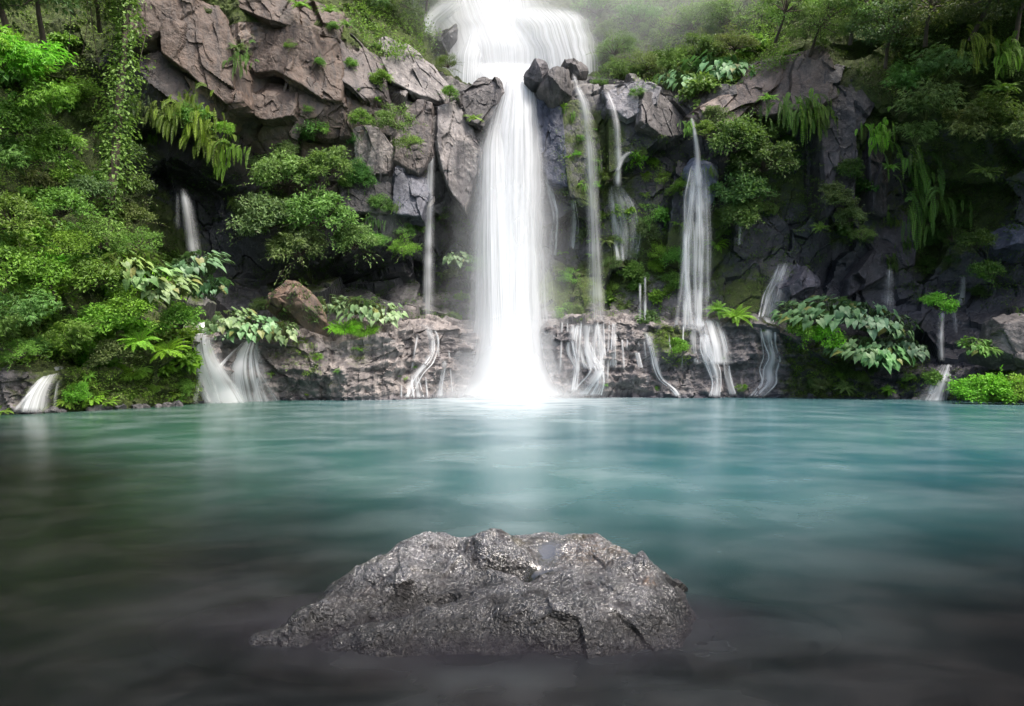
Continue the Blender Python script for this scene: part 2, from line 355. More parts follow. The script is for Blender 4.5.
def joint_block(name, label, outl, Y=None, thick=None, moss=.17, wet=.06, warm=0., tint=(1, 1, 1), fsize=None, grow=1.07, out=None, cat='rock'):
    """A block of the jointed cliff: its own outline, a flat tilted face standing a little proud of the cliff behind it, sharp edges."""
    O = np.array(outl, float); c2 = O.mean(0); O = c2 + (O - c2) * grow
    sd = sum(map(ord, label)) % 997; g = np.random.default_rng(sd)
    H = np.array([ray(x, y, [BV_T])[0] for x in np.linspace(O[:, 0].min(), O[:, 0].max(), 9) for y in np.linspace(O[:, 1].min(), O[:, 1].max(), 9) if inside(O, x, y)])
    H = H[H[:, 1] < np.median(H[:, 1]) + 1.2]; H = H[H[:, 1] > np.median(H[:, 1]) - 1.5]
    A_ = np.stack([np.ones(len(H)), H[:, 0] - H[:, 0].mean(), H[:, 2] - H[:, 2].mean()], 1)
    k0, kx, kz = np.linalg.lstsq(A_, H[:, 1], rcond=None)[0]; kx, kz = np.clip(kx, -.6, .6) + g.uniform(-.22, .22), np.clip(kz, -.35, .45) + g.uniform(-.12, .2)
    Q = np.array([at(x, y, k0) for x, y in O]); c = Q.mean(0); q = (Q - c)[:, [0, 2]]
    size = float(np.sqrt(np.ptp(q[:, 0]) * np.ptp(q[:, 1]))); out = out if out is not None else float(np.clip(.16 * size + g.uniform(.05, .3), .25, .75))
    nt_ = 190; th = np.linspace(-np.pi, np.pi, nt_, endpoint=False); rr = np.zeros(nt_)
    for k, t in enumerate(th):
        d = np.array([np.cos(t), np.sin(t)]); best = .05
        for i in range(len(q)):
            a, b = q[i - 1], q[i]; e = b - a; den = d[0] * e[1] - d[1] * e[0]
            if abs(den) < 1e-9: continue
            r = (a[0] * e[1] - a[1] * e[0]) / den; w = (a[0] * d[1] - a[1] * d[0]) / den
            if -1e-6 <= w <= 1 + 1e-6 and r > best: best = r
        rr[k] = best
    rr = rr * (1 + .035 * fbm(np.stack([np.cos(th) * 3, np.sin(th) * 3, np.full(nt_, sd * .7)], 1), 3, sd))
    bev = .22 * out + .03
    rf = np.concatenate([np.linspace(.02, .93, 44), .93 + .07 * np.sin(np.linspace(.1, 1, 9) * np.pi / 2), np.linspace(1.005, 1.06, 14)])
    dp = np.concatenate([np.full(44, -out), -out + bev * (1 - np.cos(np.linspace(.1, 1, 9) * np.pi / 2)), np.linspace(-out + bev + .05, 1.3, 14)])
    X = rr[:, None] * rf * np.cos(th)[:, None]; Z = rr[:, None] * rf * np.sin(th)[:, None]
    Yv = k0 + kx * X + kz * Z + dp[None, :]
    e0, e1 = g.uniform(0, np.pi), g.uniform(-.25, .25) * size                     # one edge running across the face
    Yv = Yv + np.maximum(0, X * np.cos(e0) + Z * np.sin(e0) + e1) * g.uniform(.15, .55)
    P = np.stack([X + c[0], Yv, Z + c[2]], -1).reshape(-1, 3)
    fr = np.tile((np.arange(len(rf)) < 52), nt_)
    N = np.where(fr[:, None], np.array([[0, -1., 0]]), np.stack([np.repeat(np.cos(th), len(rf)), np.full(len(P), -.3), np.repeat(np.sin(th), len(rf))], 1)); N = unit(N + .35 * unit(P - c - [0, .8, 0]))
    fs = fsize or .42 * size
    d = facet(P, fs, sd, .10, .42, .015, (1, 1, .5)) * .40 + facet(P, fs * .42, sd + 3, .12, .42, .02, (1, 1, .6)) * .24 + facet(P, .16, sd + 9, .15, .5, .02) * .12 + .045 * fbm(P * 2.0, 6, sd, .58)
    P = P + N * d[:, None]
    Fc = grid_faces(nt_, len(rf), True); base = np.array([c[0], k0 + .4, P[:, 2].min()])
    A = {'moss': np.full(len(P), moss), 'wet': np.clip(wet + .15 * vnoise(P * .8, sd), 0, 1), 'warm': np.full(len(P), warm)}
    cap = np.array([(np.arange(nt_) * len(rf))[::-1]])
    o = link(name, mesh_np(name, P - base, [Fc, cap], ROCK, A, smooth=False), color=tint); o.location = base
    tag(o, label, cat); SOLID.append(BVHTree.FromPolygons(P.tolist(), Fc.tolist()))
    return o
B, S2 = 'rock_block', 'boulder'
BR = (.66, .575, .515); GR = (.76, .735, .755); PALE = (1.75, 1.68, 1.68); BLUE = (.7, .82, 1.15)
ROCKS = [
 (B, 'brown overhanging block with a pointed lower corner above the hanging ferns', [(174, 31), (178, 65), (199, 81), (226, 103), (241, 97), (229, 47), (215, 6), (187, 3)], dict(Y=30.6, warm=.75, tint=BR, thick=2.2)),
 (B, 'brown rock shoulder over the dark hollow beside the vine-covered trunk', [(150, 0), (138, 20), (140, 52), (158, 42), (174, 30), (190, 10), (190, -16), (160, -16)], dict(Y=30.4, warm=.6, tint=BR)),
 (B, 'yellowish brown block tucked under the pointed overhang', [(198, 88), (205, 112), (222, 120), (232, 106), (216, 96)], dict(Y=31.6, warm=.9, tint=(1.2, 1.1, .95))),
 (B, 'long flat-topped brown slab capping the jointed brown cliff', [(233, -10), (330, -6), (330, 28), (277, 30), (242, 20)], dict(Y=33.2, warm=.6, tint=BR, thick=1.4)),
 (B, 'squarish brown block, largest of the jointed cliff, pocked on its face', [(246, 31), (267, 28), (311, 32), (322, 62), (299, 86), (280, 77), (261, 80), (248, 62)], dict(Y=33.0, warm=.65, tint=BR)),
 (B, 'smooth brown wedge pointing down over a black crack in the cliff', [(314, 30), (333, 34), (342, 65), (343, 104), (327, 105), (297, 90), (306, 65), (318, 56)], dict(Y=33.6, warm=.75, tint=BR)),
 (B, 'sloping brown slab at the end of the jointed cliff, leafy at its brow', [(333, 22), (377, 50), (382, 94), (367, 105), (345, 88), (337, 56)], dict(Y=34.8, warm=.4, tint=GR)),
 (B, 'low brown block with level joints above the pale-leaved shrub', [(299, 96), (341, 105), (347, 132), (320, 139), (297, 127)], dict(Y=34.2, warm=.5, tint=BR)),
 (B, 'small broken brown block under the pocked square block', [(258, 86), (277, 81), (299, 95), (297, 120), (274, 127), (255, 119)], dict(Y=34.0, warm=.5, tint=BR)),
 (B, 'pale layered outcrop at the brow beside the upper fall', [(386, 46), (408, 44), (429, 58), (447, 78), (443, 104), (423, 104), (398, 95), (388, 72)], dict(Y=36.6, tint=(1.55, 1.5, 1.5), moss=.12)),
 (B, 'upright brown block below the pale layered outcrop', [(417, 102), (431, 104), (433, 156), (420, 178), (398, 164), (396, 125)], dict(Y=36.6, warm=.35, tint=GR)),
 (B, 'pale rounded rock knob beneath the cliff-top bush', [(358, 137), (380, 132), (397, 150), (388, 177), (361, 173)], dict(Y=35.6, tint=PALE)),
 (B, 'wet bluish block left under the upright brown block', [(397, 156), (423, 152), (430, 193), (424, 220), (398, 217)], dict(Y=36.8, wet=.3, tint=(.95, 1.05, 1.3))),
 (B, 'dark cracked block at the foot of the pale rounded knob', [(343, 182), (386, 175), (394, 216), (348, 214)], dict(Y=36.0, wet=.4)),
 (B, 'tall pale grey slab leaning against the main fall', [(438, 109), (457, 101), (473, 125), (481, 150), (474, 193), (467, 214), (450, 195), (440, 156)], dict(grow=1.02, Y=37.2, tint=(1.6, 1.55, 1.55), moss=.05)),
 (B, 'mossy grey boulder perched at the lip of the main fall', [(459, 101), (478, 78), (497, 78), (503, 97), (494, 118), (484, 133), (469, 126)], dict(grow=1.02, Y=37.6, tint=GR, moss=.25)),
 (S2, 'dark angular boulder standing at the lip of the main fall', [(525, 72), (537, 55), (551, 58), (553, 72), (539, 96), (525, 92)], dict(grow=1.02, Y=38.0, tint=(.8, .8, .9), wet=.2)),
 (S2, 'rounded grey boulder topping the rocks beside the main fall', [(551, 62), (575, 57), (589, 62), (591, 77), (571, 75), (552, 72)], dict(grow=1.02, Y=38.6, tint=GR)),
 (S2, 'squared grey boulder beneath the rounded boulder by the lip', [(537, 75), (568, 70), (573, 103), (556, 110), (537, 92)], dict(grow=1.02, Y=37.6, tint=GR, wet=.15)),
 (B, 'wet black rock wall along the edge of the main fall', [(537, 97), (562, 110), (566, 175), (569, 194), (547, 186), (536, 150)], dict(grow=1.02, Y=37.9, wet=.7, tint=BLUE, moss=.1)),
 (B, 'bright mossy rock column behind the straight thin fall', [(562, 103), (578, 101), (595, 118), (602, 175), (594, 214), (568, 202), (561, 156)], dict(grow=1.02, Y=37.8, moss=.5, wet=.6)),
 (B, 'bluish layered boulder on the brow by the straight thin fall', [(605, 88), (638, 80), (659, 90), (652, 108), (625, 124), (608, 112)], dict(Y=37.4, tint=(1.35, 1.4, 1.55))),
 (B, 'wide grey boulder on the brow above the mossy wall', [(640, 103), (663, 96), (690, 112), (686, 133), (660, 143), (635, 133)], dict(Y=37.2, tint=GR)),
 (B, 'low grey boulder under the plateau plants', [(683, 94), (707, 86), (730, 92), (728, 104), (691, 112)], dict(Y=38.0, tint=GR)),
 (B, 'long brown slab slanting down to the tip where a thin fall starts', [(688, 115), (728, 92), (759, 62), (780, 57), (774, 90), (742, 114), (722, 134), (699, 122)], dict(Y=36.6, warm=.5, tint=(1.25, 1.15, 1.1), thick=1.6)),
 (B, 'broad brown rock face beneath the overhanging tree', [(755, 62), (818, 50), (822, 109), (797, 120), (763, 117), (745, 103)], dict(Y=36.4, warm=.55, tint=(.8, .75, .74))),
 (S2, 'round wet blue-black boulder that a thin fall runs over', [(695, 150), (709, 139), (720, 162), (711, 187), (708, 220), (687, 220), (690, 175)], dict(Y=37.2, wet=.45, tint=(1.3, 1.6, 2.2), fsize=2.2)),
 (B, 'tall dark grey cliff face split by a narrow black cleft', [(822, 76), (864, 73), (871, 103), (850, 140), (848, 200), (822, 215), (816, 125)], dict(Y=36.2, wet=.2, tint=(.5, .48, .54))),  # dark grey tint, lowered further to paint the right side's shade
 (B, 'slim grey rock pillar beside the narrow black cleft', [(866, 112), (875, 116), (884, 175), (880, 215), (864, 210), (862, 160)], dict(Y=35.8, tint=(.6, .57, .62))),  # tint darkened likewise for the shade on the right
 (S2, 'blue-grey wet boulder where the winding cascade begins', [(783, 264), (805, 262), (825, 274), (828, 292), (801, 306), (780, 302)], dict(Y=35.9, wet=.2, tint=(.95, .98, 1.25), fsize=.9)),
 (B, 'slanted dark rock with a jutting shelf over the taro leaves', [(858, 202), (889, 196), (909, 219), (903, 266), (879, 274), (842, 298), (844, 278), (870, 256), (858, 225)], dict(Y=35.3, wet=.1, tint=(.55, .54, .64))),  # shade of the right side put into this tint
 (S2, 'smooth grey boulder above the bright bush at the water edge', [(1007, 319), (1024, 315), (1055, 322), (1064, 368), (990, 366), (980, 356), (1000, 340)], dict(Y=29.6, tint=(.95, .9, .9), fsize=1.2)),
 (S2, 'blue wet rock in the dark shade above the smooth boulder', [(1003, 225), (1030, 216), (1034, 256), (1000, 258)], dict(Y=33.0, wet=.4, tint=(1.0, 1.15, 1.6))),
 (S2, 'brown tilted boulder with a flat face among the taro clumps', [(256, 285), (268, 278), (286, 283), (305, 297), (323, 322), (315, 333), (288, 315), (270, 308)], dict(Y=31.3, warm=.9, tint=(.9, .77, .68), thick=1.0, grow=1.5)),
]
ROCKS += [
 (S2, 'dark mossy rock that the upper tier parts around', [(430, 26), (446, 20), (456, 32), (455, 74), (436, 80), (427, 55)], dict(Y=46.4, wet=.4, moss=.35, tint=(.9, .95, 1), fsize=2.5)),
 (S2, 'dark rock half hidden behind the far edge of the upper tier', [(556, 30), (572, 26), (580, 46), (578, 82), (560, 84), (553, 56)], dict(Y=46.6, wet=.4, moss=.3, tint=(.9, .95, 1), fsize=2.5)),
]
for nm, lab, ol, kw in ROCKS: (joint_block if nm == B else rock_from_outline)(nm, lab, ol, **kw)

# stones along the water's edge
g_ = random.Random(3)
for k in range(46):
    x = g_.choice([g_.uniform(5, 200), g_.uniform(260, 460), g_.uniform(560, 960), g_.uniform(560, 960)])
    yw = np.interp(x, [0, 95, 160, 215, 260, 320, 440, 500, 560, 620, 780, 860, 940, 1024], [415, 410, 407, 403, 401, 400, 398, 396.5, 397.5, 397, 397, 398, 400, 403])
    Yd = 1024 / (yw - 368) - .25; s_ = g_.uniform(3, 9); h_ = s_ * g_.uniform(.35, .7)
    rock_from_outline('stone', 'wet dark stone lying half under water at the foot of the rock ledge', [(x - s_, yw + 1), (x - s_ * .6, yw - h_), (x + s_ * g_.uniform(-.2, .4), yw - h_ * 1.3), (x + s_ * .8, yw - h_ * .5), (x + s_, yw + 2), (x, yw + h_)],
                      Yd, wet=.55, tint=(g_.uniform(.7, 1.2),) * 3, n=(40, 22), cat='stone', group='stones along the water edge', moss=.1)

# ---------------------------------------------------------------- the wet rock in front
def tps(P, z, Q, lam=1e-4):
    def U(r2): return np.where(r2 > 0, r2 * np.log(r2 + 1e-12), 0)
    n = len(P); K = U(((P[:, None] - P[None]) ** 2).sum(-1)) + lam * np.eye(n)
    A = np.zeros((n + 3, n + 3)); A[:n, :n] = K; A[:n, n] = 1; A[:n, n + 1:] = P; A[n, :n] = 1; A[n + 1:, :n] = P.T
    w = np.linalg.solve(A, np.concatenate([z, np.zeros(3)]))
    out = np.zeros(len(Q))
    for k in range(0, len(Q), 20000):
        q = Q[k:k + 20000]; out[k:k + 20000] = U(((q[:, None] - P[None]) ** 2).sum(-1)) @ w[:n] + w[n] + q @ w[n + 1:]
    return out
FR = [  # (px, py, distance) on the rock's visible surface
 (262, 637, 3.80), (275, 634, 3.82), (285, 622, 3.95), (305, 605, 4.08), (331, 588, 4.2), (355, 568, 4.35), (378, 552, 4.45), (400, 540, 4.55), (428, 529, 4.62), (446, 534, 4.62), (457, 542, 4.62),
 (470, 532, 4.6), (497, 529, 4.66), (514, 536, 4.66), (530, 533, 4.8), (560, 533, 4.85), (590, 530, 4.85), (606, 533, 4.8), (622, 543, 4.65), (642, 556, 4.5), (658, 568, 4.35), (672, 586, 4.2), (684, 606, 4.05), (692, 630, 3.85),
 (330, 652, 3.60), (400, 655, 3.57), (470, 655, 3.57), (540, 655, 3.57), (610, 655, 3.57), (660, 650, 3.63), (300, 648, 3.66),
 (325, 632, 3.74), (360, 618, 3.84), (300, 630, 3.80), (405, 604, 3.98), (440, 594, 4.06), (330, 606, 3.98), (345, 620, 3.90), (380, 606, 4.02), (430, 588, 4.14), (370, 590, 4.10), (415, 570, 4.22), (420, 555, 4.42), (345, 594, 4.14),
 (380, 640, 3.63), (430, 622, 3.72), (470, 612, 3.77), (480, 640, 3.62), (470, 590, 4.02), (480, 572, 4.28), (520, 572, 4.30), (520, 600, 3.84), (560, 598, 3.82), (600, 594, 3.84), (640, 592, 3.88), (560, 580, 4.14), (600, 572, 4.22), (640, 578, 4.12),
 (540, 620, 3.68), (600, 618, 3.68), (540, 640, 3.60), (600, 640, 3.60), (650, 616, 3.74), (660, 634, 3.68), (545, 556, 4.50), (545, 575, 4.26), (580, 552, 4.52)]
def front_rock():
    pts = np.array([at(*p) for p in FR])
    ring = []   # the outline under water and behind the crest, where the rock dives
    for a, b, z in [(-1.62, 3.72, -.12), (-1.5, 4.35, -.2), (-1.05, 4.85, -.22), (-.55, 5.2, -.2), (.2, 5.45, -.2), (.8, 5.3, -.2), (1.25, 4.6, -.22), (1.3, 3.9, -.2), (1.1, 3.4, -.16),
                    (.5, 3.3, -.16), (-.2, 3.28, -.16), (-.8, 3.3, -.15), (-1.3, 3.45, -.12), (-1.35, 3.58, -.1), (-1.0, 3.47, -.12), (-.6, 3.43, -.13), (-.2, 3.42, -.13), (.2, 3.42, -.13), (.6, 3.44, -.13), (.95, 3.5, -.12), (1.9, 4.2, -.5), (-2.1, 3.8, -.4), (0, 2.9, -.5), (0, 6, -.6), (1.6, 5.6, -.6), (-1.6, 5.6, -.6), (1.6, 3, -.5), (-1.7, 3, -.4)]: ring.append((a, b, z))
    ctrl = np.concatenate([pts, np.array(ring)])
    nx, ny = 560, 470
    X, Y = np.meshgrid(np.linspace(-1.75, 1.5, nx), np.linspace(3.15, 5.6, ny), indexing='ij')
    q = np.stack([X.ravel(), Y.ravel()], 1)
    z = tps(ctrl[:, :2], ctrl[:, 2], q, 4e-3)
    def blob(px, py, Yd, rx, ry, a, rot=0):
        c = at(px, py, Yd); dx = q[:, 0] - c[0]; dy = q[:, 1] - c[1]
        u = dx * math.cos(rot) + dy * math.sin(rot); v = -dx * math.sin(rot) + dy * math.cos(rot)
        return a * np.exp(-((u / rx) ** 2 + (v / ry) ** 2))
    def line(pl, r, a):
        P3 = [at(*p)[:2] for p in pl]; dmin = np.full(len(q), 9.)
        for A_, B_ in zip(P3[:-1], P3[1:]):
            e = B_ - A_; t = np.clip(((q - A_) @ e) / (e @ e), 0, 1)
            dmin = np.minimum(dmin, np.hypot(*(q - A_ - t[:, None] * e).T))
        return a * np.exp(-(dmin / r) ** 2)
    z = z + line([(318, 634, 3.74), (365, 622, 3.84), (410, 608, 3.98), (445, 600, 4.05)], .06, -.10)   # channel
    z = z + line([(330, 612, 3.93), (380, 600, 4.05), (430, 584, 4.18)], .09, .06)
    z = z + line([(258, 642, 3.73), (300, 628, 3.84), (335, 608, 4.0)], .10, .055)
    z = z + line([(455, 545, 4.58), (480, 562, 4.38), (520, 567, 4.36), (528, 580, 4.3)], .045, -.09)     # groove under the loose-looking block
    z = z + blob(495, 542, 4.56, .17, .12, .025) + blob(428, 536, 4.58, .13, .14, .015)
    z = z + blob(548, 552, 4.56, .1, .2, -.012, -.3) + blob(535, 577, 4.33, .12, .05, -.03)
    z = z + blob(643, 569, 4.33, .055, .055, .07) + blob(630, 580, 4.2, .07, .04, -.05) + blob(600, 536, 4.78, .14, .1, .0)
    z = z + blob(682, 583, 4.6, .12, .16, .22)                                                            # dark nose behind
    P = np.stack([q[:, 0], q[:, 1], z], 1)
    G = P.reshape(nx, ny, 3); N = unit(np.cross(np.gradient(G, axis=0), np.gradient(G, axis=1))).reshape(-1, 3)
    N = N * np.where(N[:, 2:3] < 0, -1, 1)
    flat = np.clip(blob(548, 552, 4.56, .1, .2, 1.1, -.3) + blob(535, 577, 4.33, .12, .05, 1.0), 0, 1)
    d = facet(P, .40, 5, .07, .30, .02) * .30 + facet(P, .13, 15, .10, .34, .03) * .22 + facet(P, .05, 27, .10, .36, .03) * .22 + .012 * fbm(P * 5, 3, 3) - .005 * np.abs(fbm(P * 15, 2, 13)) - .003 * np.abs(fbm(P * 36, 1, 23))
    d = d - .012 + .03 * np.clip(fbm(P * 3.2, 3, 71), -1, 1)
    P = P + N * (d * (1 - .93 * flat))[:, None]
    P[:, 2] = np.where(z < .0, np.minimum(P[:, 2], z + .5 * np.clip(z + .02, 0, 1) - .004), P[:, 2])
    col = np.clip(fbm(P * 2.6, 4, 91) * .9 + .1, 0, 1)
    rust = np.clip(blob(648, 583, 4.15, .07, .06, 1.2) + blob(600, 556, 4.55, .3, .18, .55) + blob(350, 600, 4.05, .2, .1, .25), 0, 1)
    weed = np.clip(blob(516, 541, 4.66, .07, .1, 1.3) + blob(572, 540, 4.75, .16, .05, .9, .1) + blob(610, 560, 4.5, .25, .1, .35) + blob(360, 566, 4.38, .2, .06, .5), 0, 1)
    base = np.array([0, 4.3, 0.])
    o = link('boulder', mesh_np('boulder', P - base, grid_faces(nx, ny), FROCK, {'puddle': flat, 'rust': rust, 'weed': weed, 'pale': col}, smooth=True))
    o.location = base
    tag(o, 'big wet black rock with glinting rough top rising alone from the pool', 'rock')
    bv = BVHTree.FromPolygons(P.tolist(), grid_faces(nx, ny).tolist())
    SOLID.append(bv)
    return o, P
def front_rock_material():
    m, nt = new_mat('glinting_lava_rock'); t = NT(nt)
    pos = t.n('ShaderNodeNewGeometry').outputs['Position']
    n1 = t.noise(pos, 7, 5, .6); n2 = t.noise(pos, 34, 3, .6, .6); n3 = t.noise(pos, 75, 2, .5)
    c = t.mix(t.smooth(n1, .38, .64), (.006, .006, .007), (.024, .022, .025))
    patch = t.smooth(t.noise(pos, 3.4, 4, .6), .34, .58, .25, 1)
    c = t.mix(t.math('MULTIPLY', patch, t.smooth(t.noise(pos, 30, 3, .6, .5), .47, .58)), c, (.075, .073, .078))  # pale speckle painted in for glints of the sky
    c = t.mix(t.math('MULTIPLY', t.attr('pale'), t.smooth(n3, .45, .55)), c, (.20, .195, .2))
    c = t.mix(t.math('MULTIPLY', t.attr('rust'), t.smooth(n2, .42, .62)), c, (.12, .065, .03))
    c = t.mix(t.math('MULTIPLY', t.attr('weed'), t.smooth(n2, .3, .55)), c, (.045, .035, .012))
    c = t.mix(t.attr('puddle'), c, (.045, .043, .04))
    sep = t.n('ShaderNodeSeparateXYZ'); t.put(sep.inputs[0], pos)
    wet_shade = t.smooth(t.math('ADD', sep.outputs[2], t.math('MULTIPLY', t.math('SUBTRACT', n1, .5), .25)), .10, .30, 1, 0)  # dark waterline band, drawn up to paint the front face's shade
    c = t.mix(t.math('MULTIPLY', wet_shade, .85), c, (.008, .008, .009))
    dry = t.math('SUBTRACT', 1.0, t.attr('puddle'))
    hh = t.math('MULTIPLY', t.math('ADD', n2, t.math('MULTIPLY', n3, .3)), dry)
    nb = t.bump(hh, 1.0, .030)
    film = t.math('MAXIMUM', t.smooth(t.noise(pos, 6.5, 4, .65), .36, .50), t.attr('puddle'))     # where the wet film lies
    rough = t.math('ADD', t.math('MULTIPLY', t.math('SUBTRACT', 1.0, film), .34), t.math('ADD', t.math('MULTIPLY', dry, .24), .08))
    t.out(t.bsdf(Base_Color=c, Roughness=rough, Specular_IOR_Level=.3, Coat_Weight=t.math('MULTIPLY', film, t.math('SUBTRACT', 1.0, t.math('MULTIPLY', wet_shade, .85))), Coat_Roughness=.06, Coat_IOR=2.0, Coat_Normal=nb, Normal=nb))
    return m
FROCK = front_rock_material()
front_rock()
def lapping_blur():
    m, nt = new_mat('lapping_water_blur'); t = NT(nt); pos = t.n('ShaderNodeNewGeometry').outputs['Position']
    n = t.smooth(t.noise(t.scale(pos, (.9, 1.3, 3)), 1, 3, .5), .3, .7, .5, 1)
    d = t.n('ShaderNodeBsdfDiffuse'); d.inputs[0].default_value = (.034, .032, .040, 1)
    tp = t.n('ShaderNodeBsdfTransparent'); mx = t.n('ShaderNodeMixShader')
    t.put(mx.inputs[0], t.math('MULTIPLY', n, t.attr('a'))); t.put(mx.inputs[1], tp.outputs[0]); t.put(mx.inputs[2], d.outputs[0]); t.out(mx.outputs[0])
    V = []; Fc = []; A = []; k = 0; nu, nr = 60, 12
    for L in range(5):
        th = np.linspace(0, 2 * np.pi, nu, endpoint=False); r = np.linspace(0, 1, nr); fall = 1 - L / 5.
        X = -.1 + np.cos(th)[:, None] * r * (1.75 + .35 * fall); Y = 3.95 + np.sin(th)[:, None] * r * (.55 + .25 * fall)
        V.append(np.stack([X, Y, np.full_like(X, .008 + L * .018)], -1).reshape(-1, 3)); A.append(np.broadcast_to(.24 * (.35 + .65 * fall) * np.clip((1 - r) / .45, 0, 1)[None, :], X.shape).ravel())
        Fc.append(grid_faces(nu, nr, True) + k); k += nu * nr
    o = link('mist', mesh_np('mist', np.concatenate(V), np.concatenate(Fc), m, {'a': np.concatenate(A)}))  # added sheets that stand for the blur of lapping water
    tag(o, 'thin grey blurred sheets of lapping water round the foot of the black rock', 'mist', kind='stuff')
lapping_blur()

# ---------------------------------------------------------------- pool, bed, far ground
def pool_material():
    m, nt = new_mat('silky_pool_water'); t = NT(nt)
    pos = t.n('ShaderNodeNewGeometry').outputs['Position']
    s = t.n('ShaderNodeSeparateXYZ'); t.put(s.inputs[0], pos); x, y = s.outputs[0], s.outputs[1]
    wob = t.noise(t.scale(pos, (.15, .15, 1)), 1, 4, .55)
    yy = t.math('ADD', y, t.math('MULTIPLY', t.math('SUBTRACT', wob, .5), 5.0))
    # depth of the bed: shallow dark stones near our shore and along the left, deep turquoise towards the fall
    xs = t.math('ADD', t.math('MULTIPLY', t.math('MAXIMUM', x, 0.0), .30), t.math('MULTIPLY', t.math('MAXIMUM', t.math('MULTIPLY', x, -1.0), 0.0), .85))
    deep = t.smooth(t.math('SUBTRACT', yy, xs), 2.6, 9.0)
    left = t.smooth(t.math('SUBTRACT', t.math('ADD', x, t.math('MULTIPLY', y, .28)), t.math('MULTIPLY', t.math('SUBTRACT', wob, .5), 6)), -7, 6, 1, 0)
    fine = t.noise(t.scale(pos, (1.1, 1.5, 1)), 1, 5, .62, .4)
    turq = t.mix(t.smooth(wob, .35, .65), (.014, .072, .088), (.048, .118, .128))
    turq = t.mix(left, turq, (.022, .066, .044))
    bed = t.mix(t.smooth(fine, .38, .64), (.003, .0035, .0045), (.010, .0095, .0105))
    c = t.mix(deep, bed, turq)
    # foam drawn out into veils by the moving water
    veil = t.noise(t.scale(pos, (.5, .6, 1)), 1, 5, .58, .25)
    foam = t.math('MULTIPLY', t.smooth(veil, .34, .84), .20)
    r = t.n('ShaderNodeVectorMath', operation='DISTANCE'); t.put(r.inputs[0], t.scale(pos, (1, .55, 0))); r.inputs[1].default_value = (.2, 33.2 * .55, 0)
    foam_reflection = t.smooth(r.outputs['Value'], .6, 13.5, 1, 0)  # foam at the foot, widened to paint the fall's pale reflection
    foam = t.math('ADD', foam, t.math('MULTIPLY', t.math('MULTIPLY', foam_reflection, foam_reflection), t.smooth(veil, .2, .6, .3, .62)), clamp=True)
    r2 = t.n('ShaderNodeVectorMath', operation='DISTANCE'); t.put(r2.inputs[0], t.scale(pos, (.8, 1, 0))); r2.inputs[1].default_value = (0, 4.2, 0)
    lap = t.math('MULTIPLY', t.smooth(r2.outputs['Value'], .7, 2.6, 1, 0), t.smooth(t.noise(t.scale(pos, (1.0, 1.4, 1)), 1, 3, .5), .34, .68))
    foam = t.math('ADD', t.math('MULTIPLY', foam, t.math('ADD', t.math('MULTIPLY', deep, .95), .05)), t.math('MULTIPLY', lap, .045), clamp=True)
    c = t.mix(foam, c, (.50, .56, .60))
    h = t.noise(t.scale(pos, (.9, 1.6, 1)), 1, 4, .55)
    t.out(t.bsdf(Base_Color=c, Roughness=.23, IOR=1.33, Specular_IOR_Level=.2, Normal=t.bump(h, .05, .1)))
    return m
def sheet(name, x0, x1, y0, y1, z, mat, label):
    o = link(name, mesh_np(name, np.array([(x0, y0, z), (x1, y0, z), (x1, y1, z), (x0, y1, z)]), np.array([[0, 1, 2, 3]]), mat))
    return tag(o, label, kind='structure')
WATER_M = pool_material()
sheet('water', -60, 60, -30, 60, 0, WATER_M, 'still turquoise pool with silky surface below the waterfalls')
gm, nt = new_mat('dark_gravel'); t = NT(nt)
t.out(t.bsdf(Base_Color=t.mix(t.noise(t.n('ShaderNodeNewGeometry').outputs['Position'], 3, 6), (.02, .025, .015), (.07, .07, .06)), Roughness=.9))
sheet('ground', -900, 900, -900, 900, -2.2, gm, 'dark stony valley ground')

# ---------------------------------------------------------------- falling water
def fall_material():
    m, nt = new_mat('falling_water'); t = NT(nt)
    uv = t.n('ShaderNodeUVMap', uv_map='UVMap').outputs[0]
    a = t.attr('a'); fine = t.attr('streak')
    st = t.noise(t.scale(uv, (4.5, .07, 1)), 1, 5, .6)
    st2 = t.noise(t.scale(uv, (15, .12, 1), (3, 7, 0)), 1, 3, .6)
    s = t.math('ADD', t.math('MULTIPLY', st, .68), t.math('MULTIPLY', st2, .32))
    s = t.smooth(s, .34, .66, .0, 1.6)
    al = t.math('MULTIPLY', a, t.math('ADD', t.math('SUBTRACT', 1.0, fine), t.math('MULTIPLY', fine, s)), clamp=True)
    d = t.n('ShaderNodeBsdfDiffuse'); d.inputs[0].default_value = (.92, .94, .96, 1)
    tr = t.n('ShaderNodeBsdfTranslucent'); tr.inputs[0].default_value = (.92, .94, .96, 1)
    mx = t.n('ShaderNodeMixShader'); mx.inputs[0].default_value = .45; t.put(mx.inputs[1], d.outputs[0]); t.put(mx.inputs[2], tr.outputs[0])
    tp = t.n('ShaderNodeBsdfTransparent')
    m2 = t.n('ShaderNodeMixShader'); t.put(m2.inputs[0], al); t.put(m2.inputs[1], tp.outputs[0]); t.put(m2.inputs[2], mx.outputs[0])
    t.out(m2.outputs[0]); return m
FALL_M = fall_material()
FSEED = [0]
